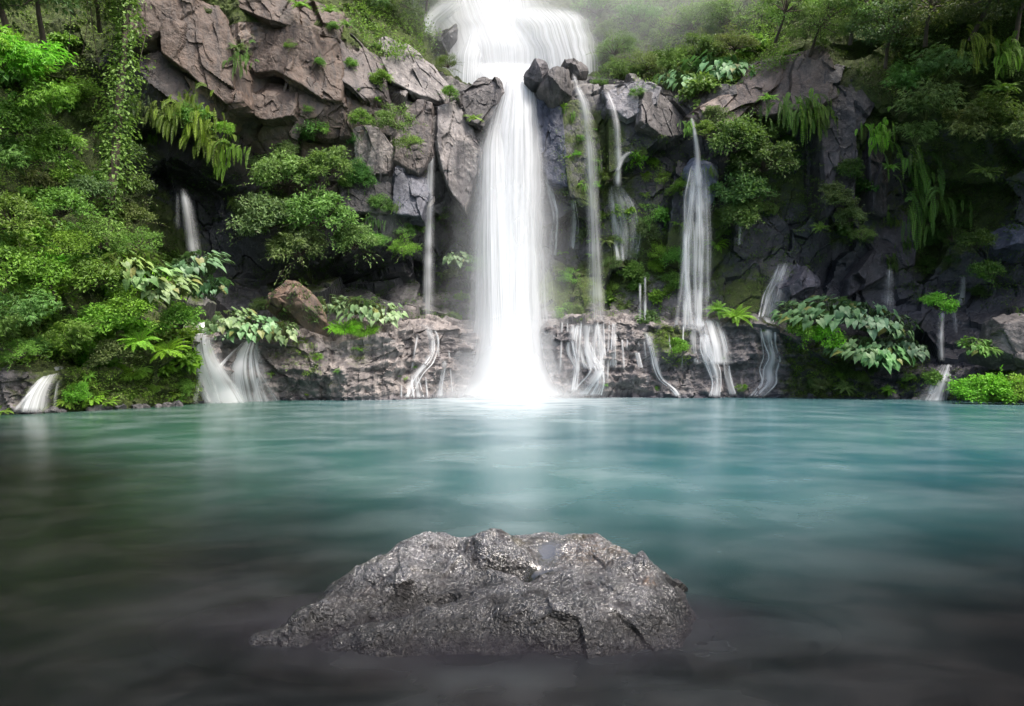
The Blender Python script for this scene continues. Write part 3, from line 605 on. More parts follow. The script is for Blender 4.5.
def fall_sheet(part, parent, pts, a=1., streak=.7, bulge=.25, off=.12, fade=(.06, .06), edge=1.0, nu=15, sway=.0, base=None, name_mat=None):
    """pts: (px, py, width in px, distance or None = on the rock) from lip to foot."""
    FSEED[0] += 1; sd = FSEED[0]
    P = []; Wd = []
    for (px, py, w, Y) in pts:
        if Y is None:
            p, n = ray(px, py); p = p + np.array([0, -off, 0])
        else: p = at(px, py, Y)
        P.append(p); Wd.append(w / F * p[1])
    P = np.array(P); Wd = np.array(Wd)
    # smooth curve through the points
    seg = np.linalg.norm(np.diff(P, axis=0), axis=1); L = np.concatenate([[0], np.cumsum(seg)]); nv = int(max(12, min(70, L[-1] / .18)))
    tt = np.linspace(0, L[-1], nv)
    C = np.stack([np.interp(tt, L, P[:, k]) for k in range(3)], 1); wv = np.interp(tt, L, Wd)
    for _ in range(3):
        C[1:-1] = .25 * C[:-2] + .5 * C[1:-1] + .25 * C[2:]; wv[1:-1] = .25 * wv[:-2] + .5 * wv[1:-1] + .25 * wv[2:]
    u = np.linspace(0, 1, nu); cu = 2 * u - 1
    cx = np.stack([tt * .9, np.full(nv, sd * 3.1), np.zeros(nv)], 1)
    C[:, 0] += sway * vnoise(cx, sd) * wv * 2
    wob = 1 + .05 * vnoise(cx * 1.3 + 5, sd + 2)
    V = C[None, :, :] + np.stack([cu[:, None] * (wv * wob)[None, :] / 2, -(bulge * (1 - cu ** 2))[:, None] * np.minimum(wv, 2.5)[None, :], np.zeros((nu, nv))], -1)
    ee = np.clip((1 - np.abs(cu)) / edge, 0, 1); ee = ee * ee * (3 - 2 * ee)
    f = tt / L[-1]
    en = np.clip(f / max(fade[0], 1e-3), 0, 1) * np.clip((1 - f) / max(fade[1], 1e-3), 0, 1)
    al = .72 + .42 * vnoise(np.stack([tt * 1.6, np.full(nv, sd * 1.7), np.zeros(nv)], 1), sd + 4) if np.mean(wv) < 2.2 else np.ones(nv)
    A = a * ee[:, None] * (en * al)[None, :]
    UV = np.stack([np.broadcast_to((u[:, None] - .5) * np.mean(wv) + sd * 7.7, (nu, nv)), np.broadcast_to(tt[None, :] + sd * 3.3, (nu, nv))], -1).reshape(-1, 2)
    base = np.zeros(3) if base is None else base
    me = mesh_np(part, V.reshape(-1, 3) - base, grid_faces(nu, nv), FALL_M, {'a': A.ravel(), 'streak': np.full(nu * nv, streak)}, True, UV)
    return link(part, me, parent)
def fall(name, label, sheets, group=None, cat='waterfall'):
    """One fall: an Empty at its foot and one child per sheet of water."""
    px, py, w, Y = sheets[-1][1][-1]
    base = at(px, py, Y) if Y else ray(px, py)[0]
    e = link(name, None); e.location = base; tag(e, label, cat, group)
    g = random.Random(label)
    for part, pts, kw in sheets:
        if part != 'water_run': fall_sheet(part, e, pts, base=base, **kw); continue
        kw = dict(kw); a = kw.pop('a'); kw['streak'] = min(.9, kw['streak'] * (1.2 if pts[-1][2] > 22 else .6 if a > .9 else 1)); fd = kw.pop('fade', (.05, .06))
        fall_sheet(part, e, [(x, y, w_ * 1.5, Y_) for x, y, w_, Y_ in pts], a=a * ((2.2 if pts[-1][2] > 36 else 1.1) if a > .9 and pts[-1][2] > 22 else .6), base=base, fade=(.08, .03), edge=1., bulge=.25, **kw)
        for k in range(3 + int(pts[len(pts) // 2][2] / 5)):      # the water divides into threads between the stones
            f0 = g.uniform(-.5, .5); p2 = []
            for i, (x, y, w_, Y_) in enumerate(pts):
                f0 += g.uniform(-.22, .22); p2.append((x + f0 * w_ * .95, y + g.uniform(-2, 2) * (0 < i < len(pts) - 1), max(2.0, min(9, w_ * g.uniform(.14, .36))), Y_))
            fall_sheet('water_thread', e, p2, a=min(1, a * g.uniform(.75, 1.25)), base=base, fade=(g.uniform(.03, .2), .04), **kw)
    return e
Wf, Cc = 'waterfall', 'cascade'
fall(Wf, 'widest white upper tier spilling down from the top behind the brow', [
    ('water_veil', [(472, -60, 190, 49), (478, -15, 160, 48.5), (494, 22, 180, 47.2), (508, 50, 205, 46.3), (512, 100, 210, 45.6)], dict(a=1.0, streak=.32, fade=(.02, .05), edge=1.)),
    ('water_veil', [(497, -30, 80, 48.6), (500, 20, 120, 46.8), (507, 60, 140, 45.8), (508, 96, 140, 45)], dict(a=1.0, streak=.32, fade=(.02, .05), edge=1., bulge=.1)),
    ('water_veil', [(478, 30, 40, 47), (470, 60, 46, 46), (468, 100, 46, 45.4)], dict(a=1., streak=.5, fade=(.08, .1))),
    ('water_veil', [(540, 10, 90, 47), (556, 26, 90, 46.2), (566, 60, 80, 45.6), (570, 96, 76, 45.2)], dict(a=.85, streak=.65, fade=(.15, .1), edge=.8)),
    ('water_veil', [(570, 12, 24, 46.6), (580, 40, 24, 46), (586, 80, 24, 45.6)], dict(a=.85, streak=.4, fade=(.15, .1))),
    ('water_veil', [(452, 4, 44, 47.4), (430, 24, 34, 46.8), (424, 44, 26, 46.2), (421, 76, 22, 45.8)], dict(a=.95, streak=.5, fade=(.12, .25))),
    ('water_veil', [(455, -40, 60, 48.5), (450, 20, 44, 47.4), (446, 80, 40, 46.4)], dict(a=.35, streak=.7, fade=(.1, .2)))])
fall(Wf, 'main white fall dropping from the notch straight into the pool', [
    ('water_veil', [(506, 62, 110, 45.3), (511, 76, 74, 43), (516, 85, 56, 41), (518, 97, 54, 39.2)], dict(a=1., streak=.4, fade=(.2, .1), edge=1., bulge=.05)),
    ('water_curtain', [(518, 76, 48, 40.2), (518, 96, 56, 39.0), (513, 135, 72, 38.1), (511, 220, 90, 37.0), (511, 320, 108, 36), (511, 398, 128, 35.2)], dict(a=1.0, streak=.58, fade=(.015, .01), edge=1., nu=25)),
    ('water_curtain', [(519, 80, 40, 39.4), (518, 130, 56, 38), (517, 220, 66, 36.8), (517, 320, 76, 35.7), (516, 398, 90, 34.9)], dict(a=.9, streak=.62, fade=(.03, .01), edge=1., nu=25)),
    ('water_curtain', [(498, 112, 20, 38.4), (494, 150, 40, 37.7), (495, 230, 54, 36.6), (498, 320, 66, 35.6), (500, 398, 80, 34.8)], dict(a=.8, streak=.6, fade=(.2, .02), edge=1.)),
    ('spray_veil', [(510, 130, 100, 37.7), (510, 230, 150, 36.7), (510, 330, 176, 35.5), (510, 398, 230, 34.8)], dict(a=.36, streak=.2, fade=(.3, .02), edge=1., nu=25)),
    ('spray_veil', [(510, 300, 100, 36), (510, 345, 130, 35), (511, 382, 190, 34.4), (512, 400, 240, 33.8)], dict(a=.42, streak=.0, fade=(.6, .05), edge=1., nu=25)),
    ('spray_veil', [(512, 345, 80, 34.8), (512, 378, 120, 34), (512, 400, 170, 33.4)], dict(a=.4, streak=.0, fade=(.7, .08), edge=1., nu=25)),
    ('spray_veil', [(512, 382, 130, 33.8), (512, 393, 200, 33.4), (512, 402, 250, 32.9)], dict(a=.36, streak=.0, fade=(.6, .2), edge=1., nu=25))])
fall(Wf, 'thin ribbon falling past the pale leaning slab into the shade', [
    ('water_ribbon', [(434, 142, 6, 38.0), (431, 160, 10, 37.4), (429, 240, 13, 36.9), (428, 334, 17, 35.6)], dict(a=.62, streak=.6, fade=(.06, .1)))])
fall(Cc, 'branching white trickle down the grey ledge beside the main fall', [
    ('water_run', [(424, 324, 12, None), (432, 338, 10, None), (433, 350, 10, None), (428, 362, 9, None), (417, 374, 9, None), (410, 386, 10, None), (406, 398, 8, None)], dict(a=.95, streak=.5)),
    ('water_run', [(416, 374, 6, None), (418, 386, 7, None), (420, 398, 8, None)], dict(a=.8, streak=.5)),
    ('water_run', [(445, 360, 6, None), (443, 376, 7, None), (440, 398, 9, None)], dict(a=.7, streak=.5))] +
    [('water_thread', [(x, y0, 3, None), (x + dx, (y0 + y1) / 2, 3, None), (x + dx * 2, y1, 4, None)], dict(a=.7, streak=.3, fade=(.05, .15))) for x, dx, y0, y1 in ((418, -3, 335, 370), (438, 1, 335, 372), (412, 1, 378, 398), (426, 1, 376, 398), (402, 0, 384, 398), (449, 2, 350, 396))])
fall(Wf, 'long straight thin fall dropping over the mossy column', [
    ('water_ribbon', [(573, 74, 6, 37.8), (577, 88, 10, 36.9), (584, 104, 15, 36.4), (590, 150, 16, 36.1), (594, 240, 18, 35.8), (597, 332, 26, 35.3)], dict(a=.6, streak=.5, fade=(.03, .06)))])
fall(Cc, 'spreading cascade of white threads below the long straight thin fall', [
    ('water_run', [(575, 324, 12, None), (572, 345, 10, None), (577, 365, 9, None), (573, 392, 10, None)], dict(a=.85, streak=.7)),
    ('water_run', [(588, 324, 30, None), (590, 350, 34, None), (594, 370, 24, None)], dict(a=.55, streak=.9)),
    ('water_run', [(586, 340, 9, None), (592, 360, 10, None), (600, 370, 14, None), (591, 382, 15, None), (580, 396, 16, None)], dict(a=1.0, streak=.5)),
    ('water_run', [(600, 370, 10, None), (601, 384, 11, None), (595, 396, 12, None)], dict(a=.9, streak=.6))] +
    [('water_thread', [(x, 321, 3, None), (x + dx, 345, 3.5, None), (x + dx * 2, y1, 4, None)], dict(a=.7, streak=.3, fade=(.05, .2))) for x, dx, y1 in ((562, -1, 375), (567, 1, 360), (581, -2, 385), (597, 2, 372), (603, 1, 360), (609, -1, 385), (620, 2, 372), (628, -1, 350))])
fall(Wf, 'narrow bright fall sliding off the bluish layered boulder', [
    ('water_ribbon', [(606, 92, 5, None), (612, 108, 9, None), (616, 125, 11, 36.0), (618, 160, 11, 36.0), (617, 188, 10, 36.2)], dict(a=.6, streak=.7)),
    ('water_ribbon', [(630, 152, 10, 36.7), (622, 158, 8, 36.6), (617, 172, 6, 36.5)], dict(a=.6, streak=.4)),
    ('water_run', [(615, 186, 12, None), (620, 205, 26, None), (624, 235, 26, None), (624, 262, 18, None)], dict(a=.42, streak=.8))])
fall(Wf, 'blue-white fall fanning over the round wet boulder', [
    ('water_ribbon', [(691, 117, 4, 36.3), (694, 128, 6, 36.0), (697, 150, 8, 35.9), (698, 190, 10, 35.8)], dict(a=.9, streak=.4)),
    ('water_run', [(697, 165, 14, 35.9), (697, 200, 24, 35.8), (696, 240, 28, 35.7), (695, 290, 26, 35.6), (694, 332, 30, 35.1)], dict(a=.55, streak=1.0)),
    ('water_run', [(704, 180, 9, 35.7), (706, 240, 9, 35.6), (706, 300, 9, 35.5)], dict(a=.35, streak=.7)),
    ('water_run', [(686, 230, 8, 35.7), (685, 270, 7, 35.6), (688, 310, 9, 35.5), (693, 332, 14, 35.1)], dict(a=.7, streak=.6))])
fall(Cc, 'wide veil cascade below the blue-white fall, split at its foot', [
    ('water_run', [(704, 320, 26, None), (711, 345, 28, None), (713, 365, 30, None)], dict(a=.78, streak=.85)),
    ('water_run', [(704, 326, 8, None), (703, 350, 9, None), (712, 368, 12, None), (716, 384, 9, None), (713, 397, 10, None)], dict(a=1.0, streak=.5)),
    ('water_run', [(720, 330, 8, None), (724, 350, 8, None), (725, 372, 8, None), (732, 396, 9, None)], dict(a=.9, streak=.5))])
fall(Cc, 'winding white cascade from the blue-grey boulder to the pool', [
    ('water_run', [(784, 263, 10, None), (778, 278, 13, None), (769, 296, 14, None), (765, 318, 14, None)], dict(a=.75, streak=.6)),
    ('water_run', [(782, 270, 18, None), (776, 300, 26, None), (772, 318, 20, None)], dict(a=.35, streak=.9)),
    ('water_run', [(764, 316, 12, None), (766, 332, 11, None), (767, 345, 10, None), (772, 358, 11, None), (765, 370, 13, None), (769, 382, 14, None), (756, 397, 17, None)], dict(a=1.0, streak=.45, fade=(.04, .03)))])
fall(Wf, 'pair of threadlike falls under the mossy wall', [
    ('water_thread', [(640, 283, 3.5, 36.2), (640, 324, 4.5, 35.8)], dict(a=.75, streak=.3)),
    ('water_thread', [(645, 276, 3.5, 36.2), (645, 324, 4.5, 35.8)], dict(a=.75, streak=.3))])
fall(Cc, 'thin zigzag trickle down the ledge below the pair of threads', [
    ('water_run', [(646, 332, 7, None), (652, 350, 9, None), (655, 366, 8, None), (660, 380, 7, None), (675, 390, 6, None), (677, 397, 7, None)], dict(a=.9, streak=.5)),
    ('water_run', [(636, 352, 5, None), (640, 368, 5, None)], dict(a=.7, streak=.4))] +
    [('water_thread', [(x, 322, 3, None), (x + dx, 345, 3, None), (x + dx * 2, y1, 3.5, None)], dict(a=.65, streak=.3, fade=(.05, .2))) for x, dx, y1 in ((637, 1, 350), (642, 2, 365), (668, 1, 350), (683, -1, 372))])
fall(Cc, 'single white thread down the ledge between two trickles', [
    ('water_run', [(614, 322, 5, None), (613, 345, 5, None), (612, 368, 6, None)], dict(a=.8, streak=.5))])
fall(Wf, 'ghostly pale fall inside the black cave', [
    ('water_ribbon', [(183, 188, 8, 31.4), (187, 205, 14, 31.2), (192, 235, 18, 31), (196, 264, 16, 30.8)], dict(a=.6, streak=.35, fade=(.15, .1), edge=.9)),
    ('water_ribbon', [(178, 192, 5, 31.5), (178, 230, 8, 31.3)], dict(a=.25, streak=.4, fade=(.2, .3)))])
fall(Cc, 'broad white cascade widening beneath the mossy ledge corner', [
    ('water_run', [(208, 322, 14, None), (204, 340, 18, None), (206, 355, 24, None), (213, 372, 32, None), (220, 388, 40, None), (226, 404, 46, None)], dict(a=1.0, streak=.62, fade=(.06, .02))),
    ('water_run', [(196, 346, 12, None), (208, 362, 16, None), (218, 380, 20, None), (222, 404, 26, None)], dict(a=.9, streak=.6, fade=(.06, .02)))])
fall(Cc, 'white cascade pouring out from under the taro clump', [
    ('water_run', [(253, 340, 12, None), (247, 354, 22, None), (246, 372, 34, None), (249, 390, 38, None), (252, 404, 40, None)], dict(a=1.0, streak=.7, fade=(.05, .02)))])
fall(Cc, 'short curved cascade low down under the leafy bank', [
    ('water_run', [(60, 366, 10, None), (50, 378, 16, None), (40, 394, 20, None), (36, 412, 26, None)], dict(a=.95, streak=.6, fade=(.08, .02)))])
fall(Wf, 'thin fall splashing from the small bright shrub in the shade', [
    ('water_ribbon', [(940, 312, 9, None), (940, 336, 9, 32.2), (941, 362, 9, 32.1)], dict(a=.7, streak=.6))])
fall(Wf, 'faint blue fall feeding the small bright shrub pool', [
    ('water_ribbon', [(961, 276, 8, None), (961, 292, 9, None), (957, 306, 14, None)], dict(a=.55, streak=.4)),
    ('water_ribbon', [(952, 312, 6, None), (954, 334, 7, None)], dict(a=.3, streak=.4))])
fall(Cc, 'stepped white cascade beside the bright bush at the water edge', [
    ('water_run', [(944, 364, 12, None), (938, 378, 16, None), (932, 392, 20, None), (927, 402, 26, None)], dict(a=.95, streak=.65))])
fall(Wf, 'dim fall dropping from the jutting shelf behind the taro', [
    ('water_ribbon', [(889, 268, 8, 34.6), (888, 285, 14, 34.5), (886, 312, 18, 34.4)], dict(a=.42, streak=.7, fade=(.08, .3)))])
fall(Wf, 'forked white threads hugging the main fall over dark rock', [
    ('water_run', [(546, 176, 5, None), (551, 196, 8, None), (556, 215, 7, None), (553, 258, 8, None)], dict(a=.75, streak=.6, fade=(.05, .3))),
    ('water_run', [(572, 200, 5, None), (574, 222, 8, None), (572, 250, 8, None)], dict(a=.7, streak=.6, fade=(.1, .3)))])
fall(Wf, 'hair-thin distant fall at the edge of the misty woods', [
    ('water_thread', [(414, -20, 5, 45.5), (413, 45, 5, 45)], dict(a=.45, streak=.3, fade=(.02, .3)))])
fall(Wf, 'dim trickle over the grey wall beside the grass-topped rock', [
    ('water_run', [(739, 226, 7, None), (738, 246, 6, None)], dict(a=.5, streak=.5))])

# spray hanging in the air where the water strikes
def spray(label, blobs, density, col=(.95, .97, 1)):
    m, nt = new_mat('spray'); t = NT(nt); v = t.n('ShaderNodeVolumePrincipled')
    v.inputs['Color'].default_value = (*col, 1); v.inputs['Density'].default_value = density; v.inputs['Anisotropy'].default_value = .1
    t.out(None, v.outputs[0])
    for i, (px, py, Y, rx, ry, rz) in enumerate(blobs):
        u = np.linspace(2 * np.pi, 0, 28, endpoint=False); w = np.linspace(.03, np.pi - .03, 15)
        V = np.stack([rx * np.cos(u)[:, None] * np.sin(w), ry * np.sin(u)[:, None] * np.sin(w), rz * np.ones(28)[:, None] * np.cos(w)], -1).reshape(-1, 3)
        Fq = [grid_faces(28, 15, True)]
        Fq += [np.array([np.arange(28)[::-1] * 15]), np.array([np.arange(28) * 15 + 14])]
        o = link('spray_mist', mesh_np('spray_mist', V, Fq, m, None, True)); o.location = at(px, py, Y)
        tag(o, label, 'mist', kind='stuff')
spray('pale mist drifting behind the brow round the upper tier', [(600, 10, 53, 30, 15, 15), (610, 0, 56, 24, 8, 12), (660, 30, 50, 17, 8, 8)], .018)
# ---------------------------------------------------------------- plants
def leaf_material(name, lo, hi, trans=.42, gloss=.35):
    m, nt = new_mat(name); t = NT(nt)
    tone = t.attr('tone'); oi = t.n('ShaderNodeObjectInfo').outputs['Color']
    c = t.mix(tone, lo, hi); c = t.mix(1.0, c, oi, 'MULTIPLY')
    if name == 'broad_leaf': c = t.mix(t.smooth(tone, .02, .06, .65, 0), c, (.24, .22, .05))
    p = t.bsdf(Base_Color=c, Roughness=.5, Specular_IOR_Level=gloss)
    tr = t.n('ShaderNodeBsdfTranslucent'); t.put(tr.inputs[0], t.mix(.4, c, (.12, .2, .01)))
    mx = t.n('ShaderNodeMixShader'); mx.inputs[0].default_value = trans; t.put(mx.inputs[1], p); t.put(mx.inputs[2], tr.outputs[0])
    t.out(mx.outputs[0]); return m
LEAF = leaf_material('green_leaf', (.062, .115, .030), (.185, .29, .09))
BIG = leaf_material('broad_leaf', (.075, .14, .06), (.19, .28, .135), .22, .5)
m, nt = new_mat('bark'); t = NT(nt)
t.out(t.bsdf(Base_Color=t.mix(t.noise(t.n('ShaderNodeNewGeometry').outputs['Position'], 9, 5), (.035, .027, .02), (.11, .085, .065)), Roughness=.85)); BARK = m
STEM = leaf_material('green_stem', (.05, .07, .02), (.08, .11, .035), .0, .3)

T_DIA = (np.array([(0, 0, 0), (.45, -.5, .10), (1, 0, -.06), (.45, .5, .10)]), np.array([(0, 1, 2), (0, 2, 3)]))
T_LAN = (np.array([(0, 0, 0), (.3, -.5, .05), (1, 0, -.18), (.3, .5, .05)]), np.array([(0, 1, 2), (0, 2, 3)]))
T_HEART = (np.array([(0, 0, 0), (-.22, -.34, .0), (.06, -.52, .05), (.42, -.40, .0), (.78, -.17, -.14), (1.05, 0, -.30), (.78, .17, -.14), (.42, .40, .0), (.06, .52, .05), (-.22, .34, .0), (.42, 0, -.05)]),
           np.array([(0, 1, 2), (0, 2, 3), (0, 3, 10), (10, 3, 4), (10, 4, 5), (10, 5, 6), (10, 6, 7), (0, 10, 7), (0, 7, 8), (0, 8, 9)]))
def leaves(bag, P, D, N, L, Wd, tone, tpl=T_DIA):
    T, Fc = tpl; n = len(P); D = unit(D); S = unit(np.cross(D, N)); N = np.cross(S, D)
    L = np.broadcast_to(L, (n,))[:, None, None]; Wd = np.broadcast_to(Wd, (n,))[:, None, None]
    V = P[:, None] + D[:, None] * T[None, :, 0:1] * L + S[:, None] * T[None, :, 1:2] * Wd + N[:, None] * T[None, :, 2:3] * L
    f = (Fc[None] + (np.arange(n) * len(T))[:, None, None]).reshape(-1, 3)
    bag.add(V.reshape(-1, 3), f, np.repeat(np.broadcast_to(tone, (n,)), len(T)))
def sph(n, g, up=0.):
    v = unit(g.normal(size=(n, 3))); v[:, 2] += up; return unit(v)
def finish(name, bag, stems, leafmat=None, stemmat=None):
    return [('foliage', bag.mesh(name + '_foliage', leafmat or LEAF))] + ([('stem', stems.mesh(name + '_stem', stemmat or BARK, True))] if stems and stems.n else [])
def mk_shrub(seed, R_=1., h=1., lobes=16, per=90, L=.11, Wf_=.5, flat=.6, up=.35, spread=.9, lob=.34, tpl=T_DIA, droop=.2):
    """A leafy bush: lobes of small leaves at the ends of branches."""
    g = np.random.default_rng(seed); b = Bag(); st = Bag()
    for k in range(lobes):
        d = sph(1, g, .35)[0]; rr = R_ * spread * g.uniform(.45, 1.0) ** .6
        c = np.array([d[0] * rr, d[1] * rr, max(.1, (.15 + abs(d[2]) * .95)) * rr * h])
        lr = R_ * lob * g.uniform(.65, 1.35)
        q = sph(int(per * g.uniform(.7, 1.3)), g, up); rad = lr * g.uniform(.35, 1.05, len(q))[:, None]
        P = c + q * rad * [1, 1, flat]
        D = q * [1, 1, .5] + g.normal(size=q.shape) * .55 + [0, 0, -droop]; N = np.array([0, 0, 1.]) + q * .5 + g.normal(size=q.shape) * .35
        t0 = g.uniform(.15, .75)
        Lr = L * g.uniform(.65, 1.35, len(q))
        leaves(b, P, D, N, Lr, Lr * Wf_, np.clip(t0 + g.normal(size=len(q)) * .2, 0, 1), tpl)
        mid = c * .5 + g.normal(size=3) * .07 * R_
        st.add(*tube([g.normal(size=3) * .03, mid, c], .028 * R_, .008 * R_, 4), .5)
    for k in range(lobes // 2):           # loose shoots that break the outline
        d = sph(1, g, .15)[0]; d[2] = max(d[2], -.25); n = max(6, int(1.3 / L)); f = np.linspace(.55, 1.0, n)[:, None]
        e = d * R_ * g.uniform(1.1, 1.55) * [1, 1, h]; P = e * f + g.normal(size=(n, 3)) * .03 + [0, 0, .12 * R_] - np.array([0, 0, 1.]) * .22 * R_ * f ** 3
        st.add(*tube(np.array([e * .3, e * .6 + [0, 0, .06 * R_], P[-1]]), .012 * R_, .004, 4), .5)
        leaves(b, P, d * .6 + g.normal(size=(n, 3)) * .6 + [0, 0, -droop], np.array([0, 0, 1.]) + g.normal(size=(n, 3)) * .4, L * g.uniform(.7, 1.3, n), L * Wf_, g.uniform(.3, 1, n), tpl)
    return finish('shrub', b, st)
def frond(b, st, g, p0, d0, n0, length, width, npin, sag, tone, pin_tpl=T_LAN, pw=.22):
    """One fern frond: an arching rib with two rows of leaflets."""
    n = 9; pts = [p0]; d = unit(np.array(d0, float))
    for k in range(n): d = unit(d + np.array([0, 0, -sag / n])); pts.append(pts[-1] + d * length / n)
    pts = np.array(pts); T = unit(np.gradient(pts, axis=0)); 
    st.add(*tube(pts, .012 * length + .002, .002, 3), .5)
    f = np.linspace(.1, .99, npin); P = np.stack([np.interp(f * n, np.arange(n + 1), pts[:, k]) for k in range(3)], 1)
    Tt = np.stack([np.interp(f * n, np.arange(n + 1), T[:, k]) for k in range(3)], 1)
    S = unit(np.cross(Tt, np.broadcast_to(n0, Tt.shape))); Nn = np.cross(S, Tt)
    prof = np.sin(np.pi * np.clip(f * .86 + .14, 0, 1)) ** .7 * width
    for s in (-1, 1):
        D = S * s + Tt * .45 + g.normal(size=P.shape) * .08
        leaves(b, P, D, Nn, prof, np.maximum(prof * pw, length / npin * .75), np.clip(tone + g.normal(size=npin) * .08, 0, 1), pin_tpl)
def mk_fern(seed, n=11, length=.8, width=.13, npin=20, sag=1.3, up=.9):
    g = np.random.default_rng(seed); b = Bag(); st = Bag()
    for k in range(n):
        a = 2 * np.pi * (k + g.uniform(-.3, .3)) / n; d = np.array([np.cos(a), np.sin(a), up * g.uniform(.5, 1.4)])
        frond(b, st, g, np.array([np.cos(a), np.sin(a), 0]) * .03, d, [0, 0, 1.], length * g.uniform(.7, 1.15), width, npin, sag * g.uniform(.7, 1.2), g.uniform(.35, .9))
    return finish('fern', b, st, stemmat=STEM)
def mk_hanging(seed, n=40, length=.95, spread=.6, width=.075, npin=17):
    """Ferns whose long narrow fronds hang straight down."""
    g = np.random.default_rng(seed); b = Bag(); st = Bag()
    for k in range(n):
        p = np.array([g.normal() * spread * .6, g.uniform(-.3, .1), g.normal() * .28 + .1])
        a = g.uniform(0, 2 * np.pi)
        d = np.array([np.cos(a) * .35, -.35 + np.sin(a) * .3, g.uniform(-.6, .35)])
        frond(b, st, g, p, d, unit(np.array([g.normal() * .8, -1., .3])), length * g.uniform(.25, 1.15), width * g.uniform(.7, 1.4), npin, 3.6, g.uniform(.0, .95), T_DIA, .5)
    return finish('hanging_fern', b, st, stemmat=STEM)
def mk_taro(seed, n=95, spread=1.0, h=.72, L=.30):
    """Big heart-shaped leaves on separate stalks."""
    g = np.random.default_rng(seed); b = Bag(); st = Bag()
    for k in range(n):
        a = g.uniform(0, 2 * np.pi); r = spread * g.uniform(.1, 1) ** .6
        root = np.array([np.cos(a) * r * .45, np.sin(a) * r * .45, 0]); hh = h * g.uniform(.55, 1.1) * (1.15 - .45 * r / spread)
        tip = np.array([np.cos(a) * r, np.sin(a) * r, hh])
        st.add(*tube([root, root * .6 + tip * .4 + [0, 0, hh * .25], tip], .016, .009, 4), .5)
        D = np.array([[np.cos(a) * .8 + g.normal() * .35, np.sin(a) * .8 - .35 + g.normal() * .35, -.55]]); N = np.array([[np.cos(a) * .3 + g.normal() * .15, np.sin(a) * .3 - .35, 1.]])
        l = L * g.uniform(.35, 1.25)
        leaves(b, tip[None], D, N, l, l * .86, g.uniform(0, 1), T_HEART)
    return finish('taro', b, st, BIG, STEM)
def mk_grass(seed, n=240, L=.55, spread=.5):
    g = np.random.default_rng(seed); b = Bag(); r = spread * np.sqrt(g.uniform(0, 1, n)); a = g.uniform(0, 2 * np.pi, n)
    P = np.stack([np.cos(a) * r, np.sin(a) * r, np.zeros(n)], 1)
    for s in range(3):   # each blade: three pieces bending outwards
        D = np.stack([np.cos(a) * (.2 + .5 * s) + g.normal(size=n) * .12, np.sin(a) * (.2 + .5 * s) + g.normal(size=n) * .12, 1.1 - .65 * s * np.ones(n)], 1); D = unit(D)
        if s == 0: tone = g.uniform(.2, 1, n); ln = L * g.uniform(.5, 1.1, n)
        leaves(b, P, D, np.stack([np.cos(a), np.sin(a), np.full(n, .4)], 1), ln * .45, .024, tone, T_DIA if s < 2 else T_LAN)
        P = P + D * (ln * .36)[:, None]
    return finish('grass', b, None)
def mk_bamboo(seed, culms=16, R_=1.2, h=1.4, per=42, L=.2):
    """Arching thin canes carrying sprays of narrow drooping leaves."""
    g = np.random.default_rng(seed); b = Bag(); st = Bag()
    for k in range(culms):
        a = g.uniform(0, 2 * np.pi); out = R_ * g.uniform(.35, 1.1)
        pts = [np.array([0, 0, 0.])]; tip = np.array([np.cos(a) * out, np.sin(a) * out, h * g.uniform(.5, 1.1) * (1.1 - .35 * out / R_)])
        P3 = np.array([[0, 0, 0], tip * [.35, .35, .7], tip * [.7, .7, 1.05], tip * [1, 1, .9]]); st.add(*tube(P3, .018, .005, 4), .5)
        f = g.uniform(.3, 1, per); C = np.stack([np.interp(f * 3, np.arange(4), P3[:, q]) for q in range(3)], 1)
        C = C + g.normal(size=C.shape) * .13 * R_ * [1, 1, .8]
        aa = a + g.normal(size=per) * .9
        D = np.stack([np.cos(aa), np.sin(aa), -.25 + g.normal(size=per) * .45], 1); N = np.array([0, 0, 1.]) + g.normal(size=(per, 3)) * .4
        tn = g.uniform(.2, .8)
        for s in range(3):
            ang = (s - 1) * .6; D2 = np.stack([D[:, 0] * np.cos(ang) - D[:, 1] * np.sin(ang), D[:, 0] * np.sin(ang) + D[:, 1] * np.cos(ang), D[:, 2] - .1 * s], 1)
            l = L * g.uniform(.6, 1.25, per); leaves(b, C, D2, N, l, l * .17 + .012, np.clip(tn + g.normal(size=per) * .18, 0, 1), T_LAN)
    return finish('bamboo', b, st, stemmat=STEM)
def mk_tree(seed, R_=2., trunk=2., lobes=26, per=150, L=.16, Wf_=.42, flat=.5):
    """A short leaning trunk, limbs, and a crown of leaf clusters with gaps between."""
    g = np.random.default_rng(seed); b = Bag(); st = Bag()
    top = np.array([.1 * R_, -.15 * R_, trunk]); st.add(*tube([[0, 0, 0], top * .5 + [.08, .05, 0], top], .10 * R_ * .5, .05 * R_ * .5, 7), .5)
    for k in range(lobes):
        d = sph(1, g, .25)[0]; rr = R_ * g.uniform(.4, 1.) ** .7; c = top + d * rr * [1, 1, .7]
        st.add(*tube([top * .8, (top + c) / 2 + g.normal(size=3) * .1 * R_, c], .035 * R_ * .5, .008, 4), .5)
        q = sph(int(per * g.uniform(.6, 1.4)), g, .3); lr = R_ * .30 * g.uniform(.6, 1.3)
        P = c + q * lr * g.uniform(.3, 1.1, len(q))[:, None] * [1, 1, flat]
        D = q * [1, 1, .4] + g.normal(size=q.shape) * .5 + [0, 0, -.35]; N = [0, 0, 1.] + q * .4 + g.normal(size=q.shape) * .35
        l = L * g.uniform(.6, 1.3, len(q)); leaves(b, P, D, N, l, l * Wf_, np.clip(g.uniform(.15, .8) + g.normal(size=len(q)) * .18, 0, 1), T_DIA)
    return [('crown', b.mesh('tree_crown', LEAF)), ('trunk', st.mesh('tree_trunk', BARK, True))]

